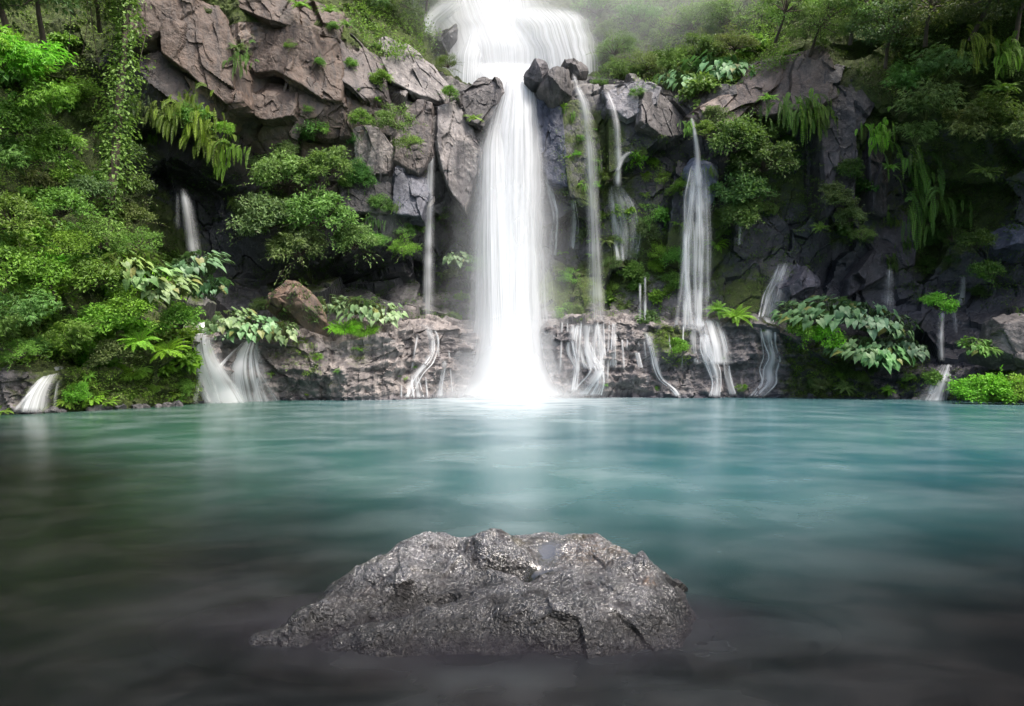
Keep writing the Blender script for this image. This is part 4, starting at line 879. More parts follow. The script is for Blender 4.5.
KINDS = {
 'shrub': [mk_shrub(100 + k, 1., .95, 22, 120, .12, .52) for k in range(4)],
 'fine':  [mk_shrub(140 + k, 1., .9, 20, 150, .075, .5, lob=.3) for k in range(3)],
 'tier':  [mk_shrub(120 + k, 1.15, .95, 30, 120, .14, .42, flat=.75, up=.35, lob=.28, droop=.25) for k in range(3)],
 'broad': [mk_shrub(160 + k, 1., 1., 14, 46, .30, .6, lob=.38, droop=.35) for k in range(3)],
 'fern':  [mk_fern(200 + k) for k in range(3)],
 'lush':  [mk_fern(230 + k, 26, .75, .12, 18, 1.7, 1.6) for k in range(2)],
 'hang':  [mk_hanging(300 + k) for k in range(4)],
 'taro':  [mk_taro(400 + k) for k in range(4)],
 'grass': [mk_grass(500 + k) for k in range(2)],
 'cane':  [mk_bamboo(600 + k) for k in range(3)],
 'tree':  [mk_tree(700 + k) for k in range(3)],
}
NAMES = {'shrub': 'shrub', 'broad': 'shrub', 'fine': 'shrub', 'tier': 'shrub', 'fern': 'fern', 'lush': 'fern', 'hang': 'hanging_fern', 'taro': 'taro_plant', 'grass': 'grass_tuft', 'cane': 'bamboo', 'tree': 'tree'}
CATS = {'shrub': 'shrub', 'broad': 'shrub', 'fine': 'shrub', 'tier': 'shrub', 'fern': 'fern', 'lush': 'fern', 'hang': 'fern', 'taro': 'taro', 'grass': 'grass tuft', 'cane': 'bamboo', 'tree': 'tree'}
CNT = {}
def plant(kind, px, py, size, label, tint=(1, 1, 1), group=None, out=.0, Y=None, lean=.35, sz=1., drop=None):
    """Root the plant on the surface seen at (px, py): the foot goes a little below and into the slope so that the leaves centre there."""
    k = CNT.get(kind, 0); CNT[kind] = k + 1
    proto = KINDS[kind][k % len(KINDS[kind])]
    if Y is None: p, n = ray(px, py)
    else: p, n = at(px, py, Y), np.array([0, -1., 0])
    n = n * [1, 1, .5]; n = n / (np.linalg.norm(n) + 1e-9)
    dr = drop if drop is not None else {'hang': -.3, 'tree': 1.0, 'grass': .2, 'fern': .15, 'lush': .25}.get(kind, .42)
    if drop is None and kind == 'tree': dr = 1.25
    base = p + np.array([0, -out, 0]) - np.array([0, 0, dr * size])
    up = unit(np.array([0, 0, 1.]) * (1 - lean) + np.array([n[0] * .5, min(n[1], -.3), 0]) * lean) if kind != 'hang' else np.array([0, 0, 1.])
    e = link(NAMES[kind], None); e.location = base
    q = Vector((0, 0, 1)).rotation_difference(Vector(up))
    rz = random.uniform(-.35, .35) if kind == 'hang' else random.uniform(0, 6.28)
    e.rotation_mode = 'QUATERNION'; e.rotation_quaternion = q @ Matrix.Rotation(rz, 3, 'Z').to_quaternion()
    e.scale = (size, size, size * sz)
    tag(e, label, CATS[kind], group)
    f = [random.uniform(.88, 1.12) * v for v in (random.uniform(.9, 1.15), 1, random.uniform(.85, 1.1))]
    for part, me in proto:
        link(part, me, e, color=tuple(a * b for a, b in zip(tint, f)))
    return e
YG = (1.55, 1.95, .7); FR_ = (1.25, 1.6, .85); DK = (.55, .62, .6); BLG = (1.1, 1.35, 1.2); PAL = (1.3, 1.42, 1.3); OLV = (1.2, 1.05, .9); NEU = (1, 1, 1); BRT = (1.75, 2.4, .65)
PL = [
 # ---- left bank, from the top corner down to the water
 ('tree', 45, 12, 1.2, 'dark broad tree overhanging from the upper corner above the bank', DK, 26.5),
 ('tree', 100, 5, 1.0, 'dark tree behind the top of the vine-covered trunk', DK, 29),
 ('tree', 8, -10, 1.3, 'dark leafy tree at the very edge above the bright feathery bush', DK, 25),
 ('cane', 28, 75, 1.20, 'bright feathery yellow-green bush, topmost on the bank', BRT, 23.5),
 ('cane', 8, 62, 1.08, 'yellow-green feathery bush at the edge of the bank below the dark tree', BRT, 23),
 ('cane', 55, 105, 0.96, 'feathery bush with drooping tips below the topmost bright bush', YG, 23.8),
 ('shrub', 15, 120, 1.08, 'bright small-leaved bush under the feathery bushes', FR_, 23.6),
 ('shrub', 60, 145, 1.08, 'mid green bush beside the vine-covered trunk, upper part of the bank', FR_, 24.6),
 ('shrub', 88, 190, 0.96, 'dark green bush tucked against the foot of the vine-covered trunk', NEU, 26),
 ('cane', 25, 165, 0.96, 'grey-green bush with narrow leaves midway up the bank', BLG, 23.8),
 ('shrub', 62, 205, 1.02, 'dense green bush midway up the bank under a shaded gap', FR_, 24.4),
 ('shrub', 15, 215, 1.08, 'dense leafy bush midway down at the edge of the bank', FR_, 23),
 ('fine', 105, 228, 1.08, 'small-leaved bush at the crest of the bank before the cave', FR_, 26),
 ('fine', 140, 240, 0.96, 'small-leaved bush at the cave end of the bank crest', FR_, 26.6),
 ('fine', 70, 240, 1.08, 'small-leaved bright bush in the middle of the bank crest', YG, 24.6),
 ('taro', 128, 262, 1.20, 'bright broad-leaved plant at the centre of the bank', (1.1, 1.4, .7), 25.6),
 ('taro', 150, 272, 1.14, 'pale broad-leaved plant facing out of the bank below the cave fall', (1.1, 1.45, .8), 25.9),
 ('taro', 172, 285, 1.08, 'broad-leaved plant on the steep shoulder of the bank', (1.2, 1.3, .8), 26.2),
 ('taro', 202, 262, 1.20, 'dark glossy broad-leaved plant at the shoulder nearest the cave fall', (.7, .95, .8), 27.8),
 ('taro', 206, 285, 1.08, 'dark glossy broad-leaved plant hanging over the cascade head', (.65, .85, .7), 27.8),
 ('shrub', 95, 275, 1.02, 'leafy bush left of the bright broad-leaved plants', FR_, 24.8),
 ('shrub', 50, 275, 1.08, 'round bright bush in the lower half of the bank', YG, 23.6),
 ('shrub', 10, 265, 1.08, 'pale green bush at the edge in the lower half of the bank', FR_, 22.6),
 ('cane', 40, 315, 0.90, 'pale bush of long narrow leaves low on the bank', (1.4, 1.5, 1.3), 22.8),
 ('cane', 8, 330, 0.84, 'narrow-leaved plant at the edge above the short curved cascade', (1.2, 1.3, 1.0), 22),
 ('cane', 75, 345, 0.84, 'drooping narrow-leaved plant over the shaded rock by the curved cascade', (1.2, 1.35, 1.0), 23.3),
 ('shrub', 100, 320, 0.96, 'bright bush low on the bank above the shaded hollow', YG, 24.6),
 ('shrub', 130, 305, 0.96, 'yellow-green bush below the pale broad leaves', YG, 25.2),
 ('lush', 140, 335, 1.2, 'soft bright fern mound low on the bank', BRT, 25.2),
 ('lush', 168, 345, 1.2, 'soft yellow-green fern mound above the mossy ledge', BRT, 26.2),
 ('shrub', 182, 318, 0.96, 'leafy bush at the bank corner beside the broad cascade', FR_, 26.8),
 ('shrub', 110, 352, 0.72, 'small dark bush under the bank over the mossy ledge', NEU, 24.6),
 ('fine', 20, 350, 0.66, 'low bush right above the water-worn rock at the edge', FR_, 22),
 ('lush', 90, 395, .8, 'low bright plant at the waterline between two cascades', BRT, None),
 ('lush', 68, 398, .7, 'small bright plant dipping to the water by the curved cascade', YG, None),
 ('lush', 108, 400, .6, 'tiny bright fern at the foot of the mossy ledge', YG, None),
 ('grass', 130, 372, 1.0, 'mossy grass tuft on top of the mossy ledge', YG, None),
 ('lush', 175, 392, .55, 'little fern clinging to the mossy ledge near the broad cascade', YG, None),
 ('lush', 4, 408, .6, 'little bright plant by the water at the very edge', YG, None),
 ('shrub', 124, 150, 0.96, 'dark bush behind the vine-covered trunk at the cave edge', DK, 29.4),
 ('shrub', 130, 185, 0.96, 'dark bush at the cave edge halfway down the vine-covered trunk', DK, 28.6),
 ('shrub', 135, 215, 0.84, 'dark bush at the foot of the cave edge', NEU, 28.2),
 ('fern', 118, 130, .8, 'dark fern by the vine-covered trunk', DK, 29),
 # ---- cave and jointed cliff
 ('hang', 140, 112, 1.0, 'dark hanging fern at the dark end of the overhang', DK, 30.6),
 ('hang', 158, 122, 1.0, 'hanging fern with short fronds over the black cave', (1.0, 1.1, .6), 30.6),
 ('hang', 172, 118, 1.15, 'yellow-tipped hanging fern over the middle of the cave', (1.3, 1.25, .6), 30.6),
 ('hang', 186, 122, 1.3, 'long hanging fern above the ghostly cave fall', (1.2, 1.3, .55), 30.8),
 ('hang', 200, 130, 1.4, 'bright long hanging fern beside the cave fall', (1.4, 1.5, .55), 31),
 ('hang', 214, 152, 1.4, 'bright hanging fern dropping lowest beside the pale-leaved shrub', (1.5, 1.6, .55), 31.2),
 ('hang', 228, 158, 1.2, 'bright hanging fern nearest the pale-leaved shrub', (1.4, 1.6, .5), 31.4),
 ('tier', 195, 116, .7, 'flat-topped shrub rooted over the hanging ferns', FR_, 31),
 ('shrub', 225, 128, .5, 'small yellowish shrub under the pointed overhang', YG, 31.3),
 ('lush', 238, 45, .9, 'fern strip filling the crack between overhang and cliff', NEU, 32),
 ('hang', 241, 66, .9, 'hanging fern trailing down the crack beside the overhang', FR_, 32),
 ('tier', 285, 175, 1.35, 'pale-leaved shrub spreading over the brown cliff, uppermost tier', (1.35, 1.5, 1.5), 33.6),
 ('tier', 330, 165, 1.2, 'pale-leaved shrub tier just under the level-jointed brown block', (1.3, 1.45, 1.4), 34),
 ('tier', 270, 215, 1.5, 'wide pale-leaved shrub tier at mid height above the cave mouth', (1.35, 1.5, 1.5), 33.2),
 ('tier', 320, 215, 1.6, 'widest pale-leaved shrub tier, densest and nearest the shade', (1.4, 1.55, 1.5), 33.6),
 ('tier', 300, 245, 1.3, 'lowest drooping pale-leaved shrub tier over the dark recess', (1.2, 1.4, 1.3), 33.2),
 ('tier', 355, 240, 1.1, 'pale-leaved shrub tier reaching towards the wet bluish block', (1.3, 1.45, 1.3), 34.4),
 ('fine', 405, 245, .9, 'bright low plant hanging over the dark recess by the thin ribbon fall', YG, 36),
 ('fine', 378, 238, .7, 'bright plant between the shrub tiers and the thin ribbon fall', FR_, 35.8),
 ('fine', 398, 118, 1.3, 'grey-green bush growing on the upright brown block', (1.5, 1.4, 1.2), 35.4),
 ('fine', 408, 140, .9, 'grey-green bush drooping from the upright brown block', (1.4, 1.35, 1.1), 35.4),
 ('shrub', 362, 118, .7, 'dark green shrub in the corner above the pale rounded knob', FR_, 34.8),
 ('shrub', 382, 78, .7, 'green plant in the gully before the pale layered outcrop', FR_, 36.4),
 ('lush', 330, 8, 1.0, 'bright ferny tuft on the brow of the brown cliff', YG, 34),
 ('lush', 300, 2, .9, 'yellow-green tuft on the very top of the brown cliff', YG, 33.4),
 ('lush', 348, 22, .9, 'grassy tuft where the cliff brow meets the dark woods', FR_, 35),
 ('lush', 474, 116, .9, 'bright moss tuft in the notch between the slab and the mossy boulder', YG, 37),
 ('shrub', 450, 92, .6, 'small shrub behind the pale leaning slab', FR_, 38.2),
 # ---- ledge
 ('taro', 232, 318, 1.08, 'pale-leaved taro clump at the head of the broad cascade', PAL, 30.6),
 ('taro', 252, 326, 1.14, 'pale-leaved taro clump in front of the brown tilted boulder', PAL, 30.6),
 ('taro', 278, 330, 1.02, 'pale-leaved taro clump at the foot of the brown tilted boulder', PAL, 30.8),
 ('taro', 218, 330, 0.84, 'pale-leaved taro clump between the two white cascades', PAL, 30.2),
 ('lush', 302, 340, .7, 'bright fern patch on the ledge below the brown tilted boulder', YG, None),
 ('taro', 330, 303, 1.02, 'pale taro clump against the black recess, nearest the tilted boulder', PAL, 33.4),
 ('taro', 356, 306, 1.20, 'pale taro clump in the middle of the ledge above the grass', PAL, 33.2),
 ('taro', 385, 312, 1.08, 'pale taro clump at the end of the ledge towards the thin ribbon fall', PAL, 33.4),
 ('grass', 345, 326, 1.2, 'bright grass tuft spilling over the ledge below the pale taro', BRT, 32.4),
 ('grass', 365, 330, 1.0, 'second bright grass tuft spilling over the ledge, shorter', YG, 32.4),
 ('fern', 270, 372, .45, 'tiny fern in a crack of the grey ledge', YG, None),
 ('shrub', 262, 305, .6, 'dark green plant behind the tilted boulder in the cave mouth', DK, 32.6),
 # ---- right of the main fall
 ('fine', 475, 262, .9, 'dark plant peeping out beside the veil of the main fall', FR_, 37.4),
 ('taro', 458, 258, 0.84, 'broad-leaved plant in the shade between the ribbon and the main fall', NEU, 37.2),
 ('fine', 570, 275, .8, 'mossy small-leaved plant on the wet wall beside the main fall', YG, None),
 ('fine', 565, 310, .8, 'low fern-like plant on the wet wall just above the ledge', FR_, None),
 ('fine', 612, 290, .8, 'leafy plant on the wet wall right of the straight thin fall', FR_, None),
 ('fine', 648, 215, 1.1, 'bushy green plant on the mossy wall between two thin falls', FR_, None),
 ('fine', 655, 175, .9, 'bushy plant below the wide grey brow boulder', FR_, None),
 ('fine', 660, 250, .9, 'leafy plant above the pair of threadlike falls', YG, None),
 ('fine', 610, 175, .8, 'dark plant pressed between mossy column and bright fall', NEU, None),
 ('shrub', 675, 280, .8, 'leafy plant at the foot of the mossy wall by the blue-white fall', FR_, None),
 ('shrub', 683, 185, .7, 'small shrub beside the round wet boulder', FR_, None),
 ('shrub', 705, 128, .7, 'small shrub above the round wet boulder', FR_, 36.2),
 ('hang', 688, 130, .7, 'short hanging fern at the tip of the slanting slab', FR_, 36.4),
 ('lush', 715, 240, 1.3, 'bright moss cushion beside the blue-white fall', BRT, None),
 ('lush', 735, 312, 1.5, 'rounded bright grassy mound on the ledge between two cascades', BRT, 35.2),
 ('lush', 718, 306, 1.1, 'smaller bright grassy mound touching the blue-white fall', YG, 35.2),
 ('shrub', 678, 345, .6, 'green plant on the ledge beneath the mossy wall', YG, None),
 ('tier', 735, 140, 1.5, 'large grey-green shrub on the wall under the broad brown face', (1.0, 1.1, 1.1), 36.0),
 ('tier', 765, 160, 1.4, 'large grey-green shrub in the middle of the wall', (.95, 1.05, 1.05), 35.8),
 ('tier', 745, 190, 1.3, 'large grey-green shrub drooping over a shaded hollow', (.9, 1.0, .95), 35.8),
 ('tier', 740, 215, 1.1, 'lowest grey-green shrub above the grass-topped rock', (1.0, 1.1, .95), 35.8),
 ('hang', 790, 122, 1.6, 'long hanging fern at the foot of the broad brown face', (1.0, 1.15, .6), 35.4),
 ('hang', 805, 118, 1.7, 'bright long hanging fern falling from the edge of the broad face', (1.1, 1.3, .55), 35.4),
 ('hang', 818, 124, 1.4, 'hanging fern at the corner of the tall dark cliff face', (1.0, 1.2, .5), 35.2),
 ('lush', 768, 96, .9, 'solitary fern rosette on the broad brown face', YG, 35.4),
 ('shrub', 835, 195, 1.0, 'dark leafy bush at the foot of the tall dark cliff face', NEU, 35.2),
 ('shrub', 850, 215, .8, 'lower dark leafy bush beside the slanted shelf rock', NEU, 35),
 ('lush', 820, 225, .9, 'mossy fern patch left of the dark leafy bushes', FR_, 35.6),
 ('fine', 862, 232, .7, 'yellowish bush rooted on the slanted shelf rock', OLV, 34.6),
 ('hang', 878, 140, 1.3, 'bright moss streak hanging beside the slim rock pillar', BRT, 35.2),
 ('lush', 890, 165, .8, 'fern on the slim rock pillar under the dark overhang', FR_, 35),
 ('hang', 915, 185, 2.2, 'long dangling root-like fern beside the slanted shelf rock', (.8, .95, .5), 34.2),
 ('hang', 922, 215, 2.0, 'lower dangling fern strand in the dark recess', (.7, .9, .5), 34.0),
 # ---- taro bank and right water edge
 ('taro', 800, 312, 1.44, 'dark green taro clump beside the winding cascade', (.85, 1.1, 1.0), 33.6),
 ('taro', 830, 308, 1.56, 'dark green taro clump highest on the bank', (.8, 1.05, 1.0), 33.6),
 ('taro', 862, 314, 1.56, 'dark green taro clump in the middle of the bank top', (.8, 1.05, .95), 33.6),
 ('taro', 888, 322, 1.32, 'dark green taro clump sloping down towards the dim fall', (.75, 1.0, .9), 33.4),
 ('taro', 850, 345, 1.32, 'lighter taro clump below the dark green row', (1.1, 1.4, 1.2), 33.0),
 ('taro', 878, 350, 1.44, 'lighter taro clump lowest on the bank over the water', (1.1, 1.35, 1.1), 33.0),
 ('taro', 900, 345, 1.08, 'small taro clump at the end of the bank by the thin fall', (.9, 1.15, 1.0), 33.0),
 ('shrub', 800, 330, .8, 'yellow-green small-leaved bush under the dark green taro', YG, 33.2),
 ('shrub', 825, 335, .9, 'bright yellow-green bush spreading amid the taro clumps', BRT, 33.0),
 ('lush', 845, 385, .8, 'fern on the dark bank just above the water', NEU, 33.2),
 ('lush', 820, 382, .8, 'dim fern on the dark bank under the bright yellow-green bush', DK, 33.4),
 ('lush', 888, 388, .6, 'bright small fern at the waterline under the taro', YG, 33.0),
 ('shrub', 936, 302, .8, 'small bright shrub perched over the thin splashing fall', BRT, 32.6),
 ('lush', 988, 345, .9, 'bright broad fern beside the smooth grey boulder', FR_, 29.6),
 ('taro', 975, 345, 0.84, 'green broad-leaved plant left of the smooth grey boulder', (1.1, 1.4, .8), 30),
 ('shrub', 965, 388, .8, 'bright yellow-green bush at the water beside the stepped cascade', BRT, 28.9),
 ('shrub', 990, 385, .95, 'bright bush at the water edge in front of the smooth boulder', BRT, 28.6),
 ('shrub', 1016, 388, .9, 'bright bush at the water at the far edge of the boulder', YG, 28.4),
 ('lush', 1000, 396, .9, 'bright fern leaning over the water below the boulder', BRT, 28.4),
 # ---- upper right trees and the shaded recess
 ('cane', 925, 110, 1.3, 'pale narrow-leaved bamboo clump above the dark recess', (1.7, 1.45, 1.5), 32.6),
 ('cane', 960, 130, 1.3, 'pale bamboo clump drooping over the dark recess', (1.7, 1.45, 1.5), 32.2),
 ('cane', 915, 140, .9, 'grey bamboo spray at the lower edge of the pale clump', (1.4, 1.3, 1.3), 32.6),
 ('cane', 990, 120, 1.2, 'olive bamboo clump towards the shaded corner', OLV, 31.6),
 ('cane', 1015, 135, 1.1, 'olive bamboo spray at the edge above the black shade', OLV, 31),
 ('cane', 940, 75, 1.3, 'grey-green bamboo clump under the dark trees', BLG, 32.6),
 ('cane', 900, 85, 1.1, 'grey-green bamboo spray next to the slim rock pillar', BLG, 33.6),
 ('hang', 975, 55, 1.3, 'bright hanging fern in the dark corner trees', (1.1, 1.3, .4), 30.4),
 ('hang', 1005, 60, 1.4, 'yellow-green hanging fern nearest the dark corner', (1.2, 1.3, .4), 30.2),
 ('lush', 1000, 85, 1.2, 'dim fern below the yellow-green hanging fern', (.9, 1.1, .5), 30.2),
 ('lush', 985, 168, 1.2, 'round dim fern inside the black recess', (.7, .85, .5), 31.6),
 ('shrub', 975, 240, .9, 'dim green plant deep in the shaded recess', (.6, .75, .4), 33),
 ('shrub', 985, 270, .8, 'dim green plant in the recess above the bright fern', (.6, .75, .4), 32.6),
 ('tree', 775, 22, 1.0, 'pale-topped tree leaning over the broad brown face', (1.5, 1.55, 1.3), 38),
 ('tree', 810, 35, .95, 'bright-leaved tree spreading above the hanging ferns', (1.35, 1.4, 1.1), 36.6),
 ('tree', 850, 20, 1.1, 'green tree in the middle of the overhanging canopy', (.95, 1.05, .85), 35),
 ('tree', 885, 45, 1.0, 'dark green tree above the slim rock pillar', (.7, .8, .75), 34),
 ('tree', 925, 20, 1.1, 'brownish dark tree over the bamboo clumps', (.75, .7, .65), 32.6),
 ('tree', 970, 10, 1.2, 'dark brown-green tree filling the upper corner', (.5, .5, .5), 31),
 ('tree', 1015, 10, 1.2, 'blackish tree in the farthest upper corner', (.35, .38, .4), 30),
 # ---- plateau behind the brow and slope beyond
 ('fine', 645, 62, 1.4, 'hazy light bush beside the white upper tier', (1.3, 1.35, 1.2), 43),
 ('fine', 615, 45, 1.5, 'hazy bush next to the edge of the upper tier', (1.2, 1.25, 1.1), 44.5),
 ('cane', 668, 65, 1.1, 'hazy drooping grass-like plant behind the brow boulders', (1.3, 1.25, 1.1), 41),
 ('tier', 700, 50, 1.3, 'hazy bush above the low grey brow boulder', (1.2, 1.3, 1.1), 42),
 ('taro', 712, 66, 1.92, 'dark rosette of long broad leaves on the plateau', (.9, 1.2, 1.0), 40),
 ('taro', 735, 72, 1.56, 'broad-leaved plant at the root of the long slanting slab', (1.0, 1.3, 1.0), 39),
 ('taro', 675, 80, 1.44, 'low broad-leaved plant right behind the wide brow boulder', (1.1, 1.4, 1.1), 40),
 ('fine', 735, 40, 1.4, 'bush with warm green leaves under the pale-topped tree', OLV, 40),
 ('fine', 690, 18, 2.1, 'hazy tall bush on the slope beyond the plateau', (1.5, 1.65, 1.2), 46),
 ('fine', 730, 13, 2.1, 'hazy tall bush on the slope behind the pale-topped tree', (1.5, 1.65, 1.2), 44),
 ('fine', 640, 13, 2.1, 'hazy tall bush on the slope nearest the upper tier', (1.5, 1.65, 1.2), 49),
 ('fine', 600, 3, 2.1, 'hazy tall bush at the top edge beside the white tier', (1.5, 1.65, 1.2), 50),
 ('tree', 395, 15, 1.2, 'dark misty tree left of the white upper tier', (.55, .75, .6), 44),
 ('tree', 360, 5, 1.2, 'dark misty tree behind the brown cliff brow', (.55, .75, .6), 41),
 ('tree', 425, 0, 1.1, 'dark misty tree touching the hair-thin distant fall', (.6, .8, .65), 47),
 ('fine', 375, 42, 1.1, 'misty bush in the gap behind the sloping brown slab', (.8, 1.0, .8), 40),
 ('fine', 600, 82, .8, 'small bush among the brow stones right of the lip', FR_, None),
 ('fine', 448, 62, .9, 'misty bush at the foot of the dark rock in the upper tier', (.8, 1.0, .8), 42.5),
 ('fine', 638, 92, .6, 'little plant between the bluish boulder and the wide grey one', FR_, None),
]
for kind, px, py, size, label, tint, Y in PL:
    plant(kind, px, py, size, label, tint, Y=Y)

# plants of a mass that nothing tells apart
def mass(kinds, outl, n, lo, hi, tints, label, group, seed):
    g = random.Random(seed); O = np.array(outl, float); made = 0; k = 0; last = []
    while made < n and k < 4000:
        k += 1; x, y = g.uniform(O[:, 0].min(), O[:, 0].max()), g.uniform(O[:, 1].min(), O[:, 1].max()); ins = False; j = len(O) - 1
        for i in range(len(O)):
            if (O[i, 1] > y) != (O[j, 1] > y) and x < (O[j, 0] - O[i, 0]) * (y - O[i, 1]) / (O[j, 1] - O[i, 1]) + O[i, 0]: ins = not ins
            j = i
        s = g.uniform(lo, hi)
        if not ins or any((x - a) ** 2 + (y - b) ** 2 < (7 * (s + c)) ** 2 for a, b, c in last): continue
        t = g.choice(tints); f = g.uniform(.8, 1.2)
        plant(g.choice(kinds), x, y, s, label, tuple(v * f for v in t), group, lean=.45); last.append((x, y, s)); made += 1
PGR = [(1.5, 1.75, 1.7), (1.4, 1.6, 1.5), (1.2, 1.5, 1.2)]
mass(['tier', 'fine', 'shrub', 'broad', 'cane', 'hang'], [(245, 150), (330, 128), (395, 150), (425, 240), (360, 265), (250, 240), (232, 200)], 26, .4, .8, PGR, 'pale green plant packed into the dense mass above the cave mouth', 'plants massed above the cave mouth', 1)
mass(['fine', 'fern', 'lush', 'broad', 'shrub'], [(560, 215), (600, 200), (640, 150), (690, 150), (692, 320), (556, 320)], 40, .45, .9, [FR_, YG, NEU, FR_], 'small green plant rooted on the dripping mossy wall beside the main fall', 'small plants on the dripping mossy wall', 2)
mass(['tier', 'shrub', 'broad', 'fine', 'cane', 'hang', 'fern'], [(708, 112), (795, 118), (805, 235), (715, 238)], 24, .4, .8, [(1.1, 1.25, 1.15), (.95, 1.1, .95), (1.3, 1.45, 1.2)], 'grey-green plant crowded on the wall below the broad brown face', 'plants crowded below the broad brown face', 3)
mass(['shrub', 'lush', 'broad', 'broad', 'cane'], [(-10, 225), (140, 225), (200, 300), (188, 365), (0, 362)], 56, .5, .95, [YG, FR_, BRT, BRT], 'bright leafy plant crowded on the sunny lower bank', 'plants crowded on the sunny lower bank', 4)
mass(['shrub', 'broad', 'fine', 'cane'], [(-10, 40), (70, 40), (100, 120), (120, 220), (0, 220)], 18, .6, 1.0, [FR_, NEU, YG], 'leafy plant crowded on the upper bank below the dark trees', 'plants crowded on the upper bank', 5)
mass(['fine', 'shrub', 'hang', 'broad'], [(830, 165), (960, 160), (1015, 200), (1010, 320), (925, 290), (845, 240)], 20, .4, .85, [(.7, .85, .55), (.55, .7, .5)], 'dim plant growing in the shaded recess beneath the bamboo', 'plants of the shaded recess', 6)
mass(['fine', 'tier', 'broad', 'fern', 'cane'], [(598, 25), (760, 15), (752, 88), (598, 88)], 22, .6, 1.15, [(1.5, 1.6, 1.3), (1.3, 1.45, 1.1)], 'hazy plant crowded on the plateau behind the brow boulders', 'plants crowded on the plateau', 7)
mass(['lush', 'fern', 'fine'], [(265, 335), (400, 335), (450, 345), (450, 396), (275, 396)], 9, .16, .34, [YG, FR_], 'tiny green sprig in a crack of the grey ledge below the taro', 'sprigs in the ledge below the taro', 8)
mass(['lush', 'fern', 'fine'], [(560, 326), (790, 326), (790, 394), (560, 394)], 10, .16, .36, [YG, FR_], 'tiny green sprig in the wet ledge between the cascades', 'sprigs in the wet ledge between cascades', 9)
mass(['lush', 'fern', 'fine', 'shrub'], [(232, 10), (385, 30), (385, 130), (240, 130)], 10, .22, .42, [FR_, YG], 'small plant wedged in a joint of the brown cliff', 'plants wedged in joints of the brown cliff', 10)
mass(['fine', 'fern', 'broad'], [(438, 215), (472, 215), (478, 318), (436, 320)], 9, .35, .65, [FR_, NEU], 'shaded plant on the wall between the ribbon fall and the main fall', 'plants between ribbon and main fall', 11)
mass(['fine', 'lush', 'shrub', 'broad'], [(790, 345), (935, 355), (935, 392), (790, 392)], 16, .3, .6, [NEU, FR_, DK], 'dull green plant low on the dark bank beneath the taro', 'plants low on the bank beneath the taro', 12)
mass(['lush', 'shrub', 'fern'], [(70, 365), (195, 368), (195, 398), (70, 402)], 14, .25, .5, [YG, BRT, FR_], 'small bright plant on the mossy ledge at the pool', 'plants on the mossy ledge', 13)
mass(['hang', 'fern', 'hang'], [(136, 98), (200, 102), (240, 150), (236, 215), (205, 190), (185, 150), (140, 150)], 12, .5, .9, [(1.2, 1.3, .6), (1.5, 1.6, .6), (.9, 1, .5)], 'ragged fern in the green curtain hanging over the black cave', 'ferns of the curtain over the cave', 14)

mass(['lush', 'fine', 'hang', 'fern'], [(560, 104), (580, 100), (600, 125), (602, 205), (565, 200)], 12, .25, .5, [YG, FR_, BRT], 'bright sprig on the mossy rock column behind the straight thin fall', 'sprigs on the mossy column', 15)

# the vine-covered trunk on the bank
def vine_trunk():
    g = np.random.default_rng(5)
    path = np.array([at(128, -30, 28.6), at(126, 20, 28.4), at(122, 70, 28.0), at(118, 120, 27.6), at(114, 170, 27.2), at(108, 215, 27.0), at(102, 250, 26.8)])
    base = path[-1]; path = path - base
    e = link('vine_covered_tree', None); e.location = base; tag(e, 'slim leaning trunk wrapped in pale green creeper at the edge of the cave', 'tree')
    b = Bag(); b.add(*tube(path[::-1], .22, .13, 8), .5); link('trunk', b.mesh('trunk', BARK, True), e)
    b = Bag(); st = Bag()
    f = g.uniform(0, 6, 5200); C = np.stack([np.interp(f, np.arange(7), path[:, k]) for k in range(3)], 1)
    q = sph(len(f), g); clump = .25 + .75 * np.clip(vnoise(np.stack([f * 2.2, q[:, 0] * 1.5, q[:, 1] * 1.5], 1), 3) + .45, 0, 1)
    P = C + q * [1, 1, .5] * clump[:, None] * g.uniform(.6, 1.25, len(f))[:, None]
    D = q + [0, 0, -.7] + g.normal(size=q.shape) * .4; N = q + [0, 0, .8]
    l = .15 * g.uniform(.6, 1.4, len(f)); leaves(b, P, D, N, l, l * .7, g.uniform(.2, 1, len(f)))
    link('foliage', b.mesh('creeper', LEAF), e, color=(1.35, 1.45, 1.05))
    for k, (x0, y0, x1, y1, Yv) in enumerate([(70, -20, 68, 60, 27.5), (86, -20, 82, 55, 28), (145, 5, 140, 60, 28.4), (90, 0, 100, 70, 28.2)]):
        p0, p1 = at(x0, y0, Yv), at(x1, y1, Yv); mid = (p0 + p1) / 2 + g.normal(size=3) * .15
        bb = Bag(); bb.add(*tube([p0 - base, mid - base, p1 - base], .02, .014, 4), .5); link('vine', bb.mesh('vine', BARK, True), e)
vine_trunk()

